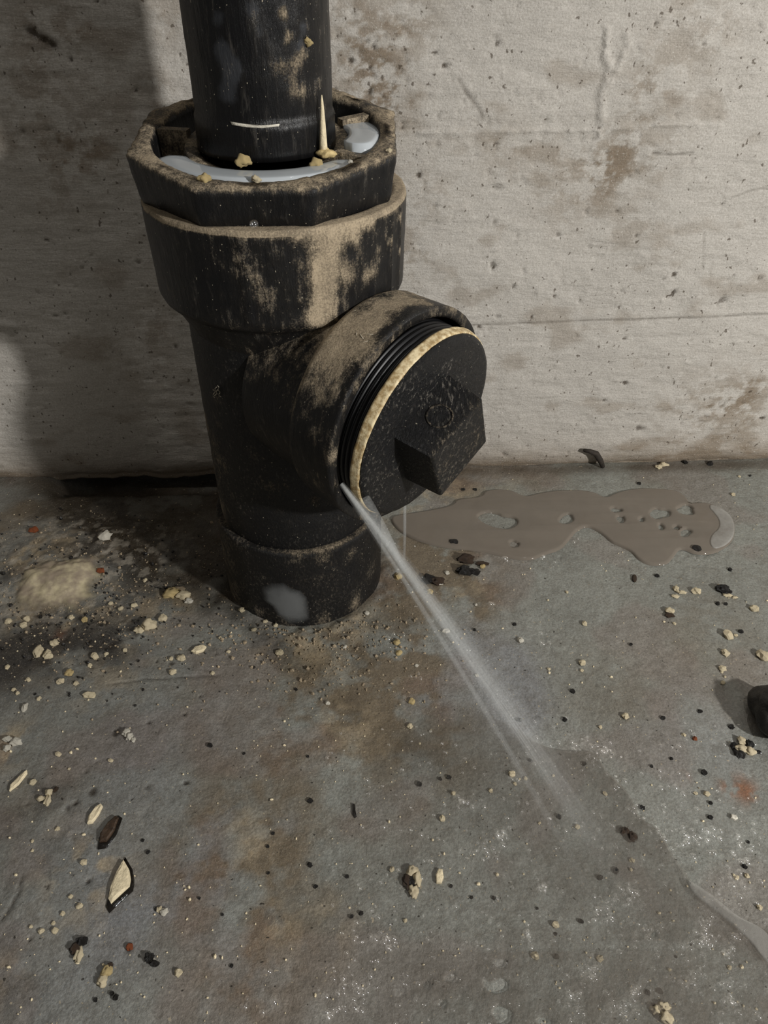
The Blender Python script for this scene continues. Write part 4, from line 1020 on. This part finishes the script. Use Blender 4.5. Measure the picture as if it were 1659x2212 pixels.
def many(lst, mat, name, label, cat, group, amp=.35):
    kind = {'cream': 'small cream crumb', 'yellow': 'small yellowish crumb', 'white': 'small white crumb', 'dark': 'tiny black grain'}[mat]
    for x, y, w in lst:
        o = crumb(x, y, w, mat, name, label, cat, group, amp=amp)
        dx, dy, nm = min(((x - lx, y - ly, n) for lx, ly, n in LANDMARKS), key=lambda q: q[0] ** 2 + q[1] ** 2)
        side_ = ('to the left of' if dx < 0 else 'to the right of') if abs(dx) > abs(dy) * 2 else ('behind' if dy < 0 else 'in front of') if abs(dy) > abs(dx) * 2 else ('behind and left of' if dx < 0 else 'behind and right of') if dy < 0 else ('in front and left of' if dx < 0 else 'in front and right of')
        MANY.append((kind, side_, nm, math.hypot(dx, dy), o))
def name_by_neighbour():
    keys = {}
    for q in MANY: keys.setdefault(q[:3], []).append(q)
    for (kind, side_, nm), l in keys.items():
        l.sort(key=lambda q: q[3])
        for i, q in enumerate(l):
            q[4]['label'] = f"{kind} {side_} {nm}" if len(l) == 1 else f"{kind} {side_} {nm}, {ORD[i]}"
many([(1504, 1279, 17), (1629, 1317, 18), (1572, 1374, 22), (1566, 1411, 16), (1647, 1418, 26), (1560, 1445, 15), (1561, 1476, 8), (1262, 1348, 12), (1257, 1432, 14), (1584, 1069, 9), (1257, 1447, 8), (1590, 1372, 9), (1456, 1348, 7), (1224, 1280, 7), (1186, 1444, 7), (1597, 1030, 6), (1566, 1462, 6)], 'cream', 'plaster_crumb',
     'small cream crumb on the bare floor below the puddle at right', 'crumb', 'small cream crumbs below the puddle')
many([(1350, 1549, 14), (1477, 1589, 8), (1527, 1715, 12), (1503, 1714, 9), (1640, 1960, 11), (1591, 1896, 10), (1613, 1892, 10), (1297, 1571, 8), (1643, 1510, 10), (1562, 1474, 8), (1365, 1860, 10), (1247, 1787, 11), (1307, 1715, 10), (1362, 1880, 7), (1576, 2090, 9), (1559, 1452, 6)], 'cream', 'plaster_crumb',
     'small cream crumb on the wet floor right of the jet', 'crumb', 'small cream crumbs right of the jet')
many([(1106, 1675, 14), (955, 1770, 14), (885, 1569, 12), (1060, 1711, 9), (979, 1715, 9), (847, 1879, 12), (1199, 1999, 14), (1155, 2066, 16), (1295, 2071, 14), (1135, 1683, 8), (1112, 1695, 8), (875, 1990, 8), (1165, 1780, 6)], 'cream', 'plaster_crumb',
     'small cream crumb on the floor under and left of the jet', 'crumb', 'small cream crumbs left of the jet')
many([(72, 1690, 14), (127, 1632, 12), (181, 1865, 13), (172, 1958, 13), (136, 1974, 10), (120, 2012, 13), (90, 2012, 12), (153, 1937, 9), (125, 1790, 9), (150, 1662, 6), (240, 1645, 10), (385, 2102, 15), (70, 1818, 7), (70, 1838, 7), (116, 1995, 8), (68, 2003, 8), (345, 1965, 12), (85, 1510, 9), (30, 1490, 9), (62, 1470, 10), (38, 1498, 8)], 'cream', 'plaster_crumb',
     'small cream crumb on the grey floor at lower left', 'crumb', 'small cream crumbs at lower left')
many([(392, 1424, 17), (374, 1453, 15), (353, 1337, 18), (107, 1420, 17), (118, 1391, 16), (132, 1473, 14), (165, 1478, 11), (205, 1419, 16), (194, 1438, 9), (16, 1442, 11), (20, 1345, 14), (52, 1353, 14), (60, 1340, 14), (146, 1290, 12), (155, 1335, 12), (240, 1305, 10), (262, 1316, 12), (290, 1310, 12), (314, 1256, 9), (460, 1456, 9), (476, 1380, 7), (370, 1424, 10), (494, 1410, 8), (524, 1325, 12), (556, 1330, 10), (550, 1366, 11), (574, 1350, 9), (604, 1412, 16), (596, 1357, 10), (270, 1405, 9), (230, 1413, 9)], 'cream', 'plaster_crumb',
     'small cream crumb in the dirt between pale mound and pipe foot', 'crumb', 'small cream crumbs left of the pipe foot')
many([(150, 1456, 17), (184, 1341, 13), (929, 1279, 14), (1043, 1225, 13), (860, 1250, 17), (862, 1413, 13), (857, 1390, 14), (890, 1515, 14)], 'yellow', 'yellow_crumb', 'small yellowish crumb on the dirt near the pipe', 'crumb', 'yellow crumbs near the pipe')
many([(454, 1610, 11), (670, 1730, 11), (670, 1868, 10), (780, 1974, 9), (760, 1981, 9), (749, 1894, 8), (338, 1964, 9), (308, 1815, 7), (590, 1800, 7), (682, 1914, 9), (578, 1828, 7), (640, 1490, 7), (527, 1628, 6), (580, 1885, 7), (430, 1940, 6), (206, 2160, 9), (250, 2155, 12), (242, 2146, 9), (500, 2085, 8), (480, 1975, 6), (320, 1840, 8), (665, 1635, 6)], 'dark', 'grit', 'tiny black grain on the floor at lower left of centre', 'grit', 'black grains left of the jet')
many([(1122, 1555, 11), (1220, 1554, 10), (1237, 1492, 10), (970, 1680, 10), (906, 1695, 11), (1207, 1766, 11), (1387, 1746, 10), (1330, 1882, 12), (1296, 1896, 11), (1255, 1991, 11), (1202, 2068, 10), (1425, 2142, 12), (1399, 2144, 11), (1067, 1942, 8), (974, 1915, 8), (1144, 1643, 7), (1262, 1650, 9), (1018, 1940, 7), (951, 1684, 8), (1200, 2018, 7), (1460, 2067, 6), (1160, 1963, 6)], 'dark', 'grit', 'tiny black grain under the water around the jet', 'grit', 'black grains around the jet')
many([(1521, 1670, 12), (1432, 1552, 10), (1580, 1570, 11), (1609, 1872, 10), (1534, 1766, 10), (1407, 1657, 7), (1450, 1640, 7), (1512, 1538, 9), (1640, 1625, 9), (1535, 1735, 8), (1616, 1819, 7), (1419, 1244, 9), (1577, 1230, 9), (1111, 1348, 8), (1363, 1392, 8), (1600, 1364, 10), (1550, 1305, 9), (1567, 1306, 8), (1238, 1494, 8), (1025, 1361, 7), (1380, 1045, 8), (1480, 1000, 10), (1533, 1002, 12), (1620, 1028, 6), (1000, 1058, 8), (1026, 1058, 8)], 'dark', 'grit', 'tiny black grain on the bare floor at right', 'grit', 'black grains on the right floor')
crumb(1500, 1597, 10, 'rust', 'rust_crumb', 'small rust-red crumb near the cream and black one', 'crumb')
crumb(280, 2047, 14, 'rust', 'rust_crumb', 'small rust-brown crumb at lower left near the black clod', 'crumb')
many([(1028, 1305, 7), (1030, 1460, 8), (966, 1238, 10), (900, 1440, 8), (930, 1580, 7), (1124, 1384, 14), (745, 1400, 9), (355, 1970, 16), (793, 1330, 10), (708, 1520, 10)], 'white', 'white_crumb', 'small white crumb near the foot of the pipe and jet', 'crumb', 'white crumbs by the pipe')

name_by_neighbour()
# dark stone at the right edge, twig at the wall
P = on_floor(1672, 1560)
st = lump_mesh('dark_stone', .0125, 6, .9, .25, 4, (1.0, 1.25, .9), 1.1)
tag(link_mesh('dark_stone', st, M['dark'], None, (P[0], P[1], fz(P[0], P[1]) + .008)), 'dark stone cut off by the right edge of the photo', 'stone')
tp = [on_floor(1262, 1012) + [0, .0, 0] for _ in range(1)]
u0, z0 = W(1258, 966); u1, z1 = W(1284, 972); B2 = on_floor(1302, 1012)
def wpt(u, z, off): return WP + WU * u - WN * off + np.array([0, 0, z])
tw = [wpt(u0, z0, .004), wpt((u0 + u1) / 2, (z0 + z1) / 2 + .0005, .0045), wpt(u1, z1, .005), (wpt(u1, z1, .005) + B2) / 2 + [0.0006, 0, .0006], np.array([B2[0], B2[1], fz(B2[0], B2[1]) + .0012])]
tag(link_mesh('twig', tube_mesh('twig', tw, [.0013, .0019, .0024, .0023, .0016], 8), M['twig']), 'short dark bent twig leaning on the foot of the wall', 'twig')
# crumbs stuck to the pipe
def stuck(P, w, mat, label, off=(0, 0, 0)):
    k = mm_px(P); CNT[0] += 1
    return tag(lump_obj('plaster_crumb', np.asarray(P) + np.asarray(off), w * k / 2, w * k / 2, mat, CNT[0] * 3, 1.0, .8, .4, 3), label, 'crumb')
def on_bush(x, y, dz=0.0):
    d = ray(x, y); t = (BZ + dz - CAM_H - SL * AX[1]) / (d[2] - SL * d[1])
    return O + d * t
stuck(on_bush(527, 355), 30, 'yellow', 'orange-tan crumb on the bushing in front of the pipe')
stuck(on_bush(554, 392), 20, 'cream', 'cream crumb on the front rim of the bushing, centre')
stuck(on_bush(442, 391), 24, 'yellow', 'yellow crumb on the front left rim of the bushing')
stuck(on_bush(684, 360, -.003), 26, 'yellow', 'pale yellow crumb in the milky crescent')
stuck(on_bush(645, 427, -.008), 14, 'yellow', 'small yellow crumb on the front face of the bushing')
stuck(on_bush(840, 328), 12, 'cream', 'tiny cream crumb on the right rim of the bushing')
stuck(on_bush(757, 352), 10, 'white', 'tiny white crumb on the front right rim of the bushing')
P = vert_axis(665, 76, .0302); o = stuck(P, 20, 'yellow', 'yellow crumb stuck on the front of the upper pipe', (0, -.0003, -.003))
# bubble on the hub ledge
P = vert_axis(549, 488, .0625)
bub = tag(link_mesh('water_bubble', lump_mesh('water_bubble', .0019, 1, .9, .02, 3), M['drop'], None, tuple(P + np.array([0, .0002, .0006]))), 'single clear water bubble on the front of the hub ledge', 'bubble')

# pale mound of wet pulp
P = on_floor(134, 1264)
gx, gy = np.meshgrid(np.linspace(-1, 1, 60), np.linspace(-1, 1, 60))
ang_ = 0.28; px_ = P[0] + .036 * (gx * math.cos(ang_) - gy * .8 * math.sin(ang_)); py_ = P[1] + .036 * (gx * math.sin(ang_) + gy * .8 * math.cos(ang_))
rr_ = np.hypot(gx, gy) + 0.55 * (fbm(px_, py_, 0.012, 4, 16) - .5)
hh_ = sstep(0.98, 0.15, rr_)
pz_ = floor_base(px_, py_) + .0055 * hh_ + .0018 * hh_ * (fbm(px_, py_, .006, 3, 18) - .5) - .0006
al_ = sstep(0.06, 0.62, hh_)
md = mesh_np('pulp_mound', np.stack([px_, py_, pz_], -1).reshape(-1, 3), grid_faces(60, 60), attrs={'alpha': al_})
tag(link_mesh('pulp_mound', md, M['pulp']), 'pale cream mound of wet pulp on the dirt left of the pipe', 'mound')

# loose grains: nobody could count them
def grains(name, n, place, sizes, mat, label, cat):
    bm = bmesh.new(); bmesh.ops.create_icosphere(bm, subdivisions=1, radius=1)
    bv = np.array([v.co[:] for v in bm.verts]); bf = np.array([[v.index for v in f.verts] for f in bm.faces]); bm.free()
    Vv, F = [], []; i = 0
    pts = np.array([on_floor(*place())[:2] for _ in range(n)])
    rr = np.hypot(pts[:, 0] - AX[0], pts[:, 1] - AX[1]); pts = pts[(rr > .054) & (pts[:, 1] < .478)]
    hz = floor_base(pts[:, 0], pts[:, 1])
    for p, z in zip(pts, hz):
        r = RNG.uniform(*sizes) * (1 if RNG.random() < .85 else 1.6)
        v = bv * (r * RNG.uniform(.6, 1.4, 3)) * (1 + RNG.uniform(-.25, .25, (len(bv), 1)))
        Vv.append(v + np.array([p[0], p[1], z + r * .35])); F.append(bf + i * len(bv)); i += 1
    o = link_mesh(name, mesh_np(name, np.concatenate(Vv), np.concatenate(F), False), M[mat])
    return tag(o, label, cat, kind='stuff')
def left_bank():
    t = RNG.random(); return RNG.normal(190, 150), RNG.normal(1290 + 0.1 * 0, 85)
def foot_(): 
    a = RNG.uniform(0, 6.28); return 690 + RNG.normal(0, 130), 1390 + RNG.normal(0, 55)
grains('pale_grains', 650, left_bank, (.00025, .0007), 'tan', 'pale loose grains scattered over the dirt left of the pipe', 'grains')
grains('dark_grains', 380, left_bank, (.0003, .0009), 'dark', 'black loose grains scattered over the dirt left of the pipe', 'grains')
grains('tan_grains', 600, foot_, (.00025, .0008), 'tan', 'tan sandy grains around the foot of the pipe', 'grains')
grains('floor_grains', 700, lambda: (RNG.uniform(0, 1680), RNG.uniform(1020, 2240)), (.0002, .0005), 'cream', 'fine pale specks scattered over the whole floor', 'grains')
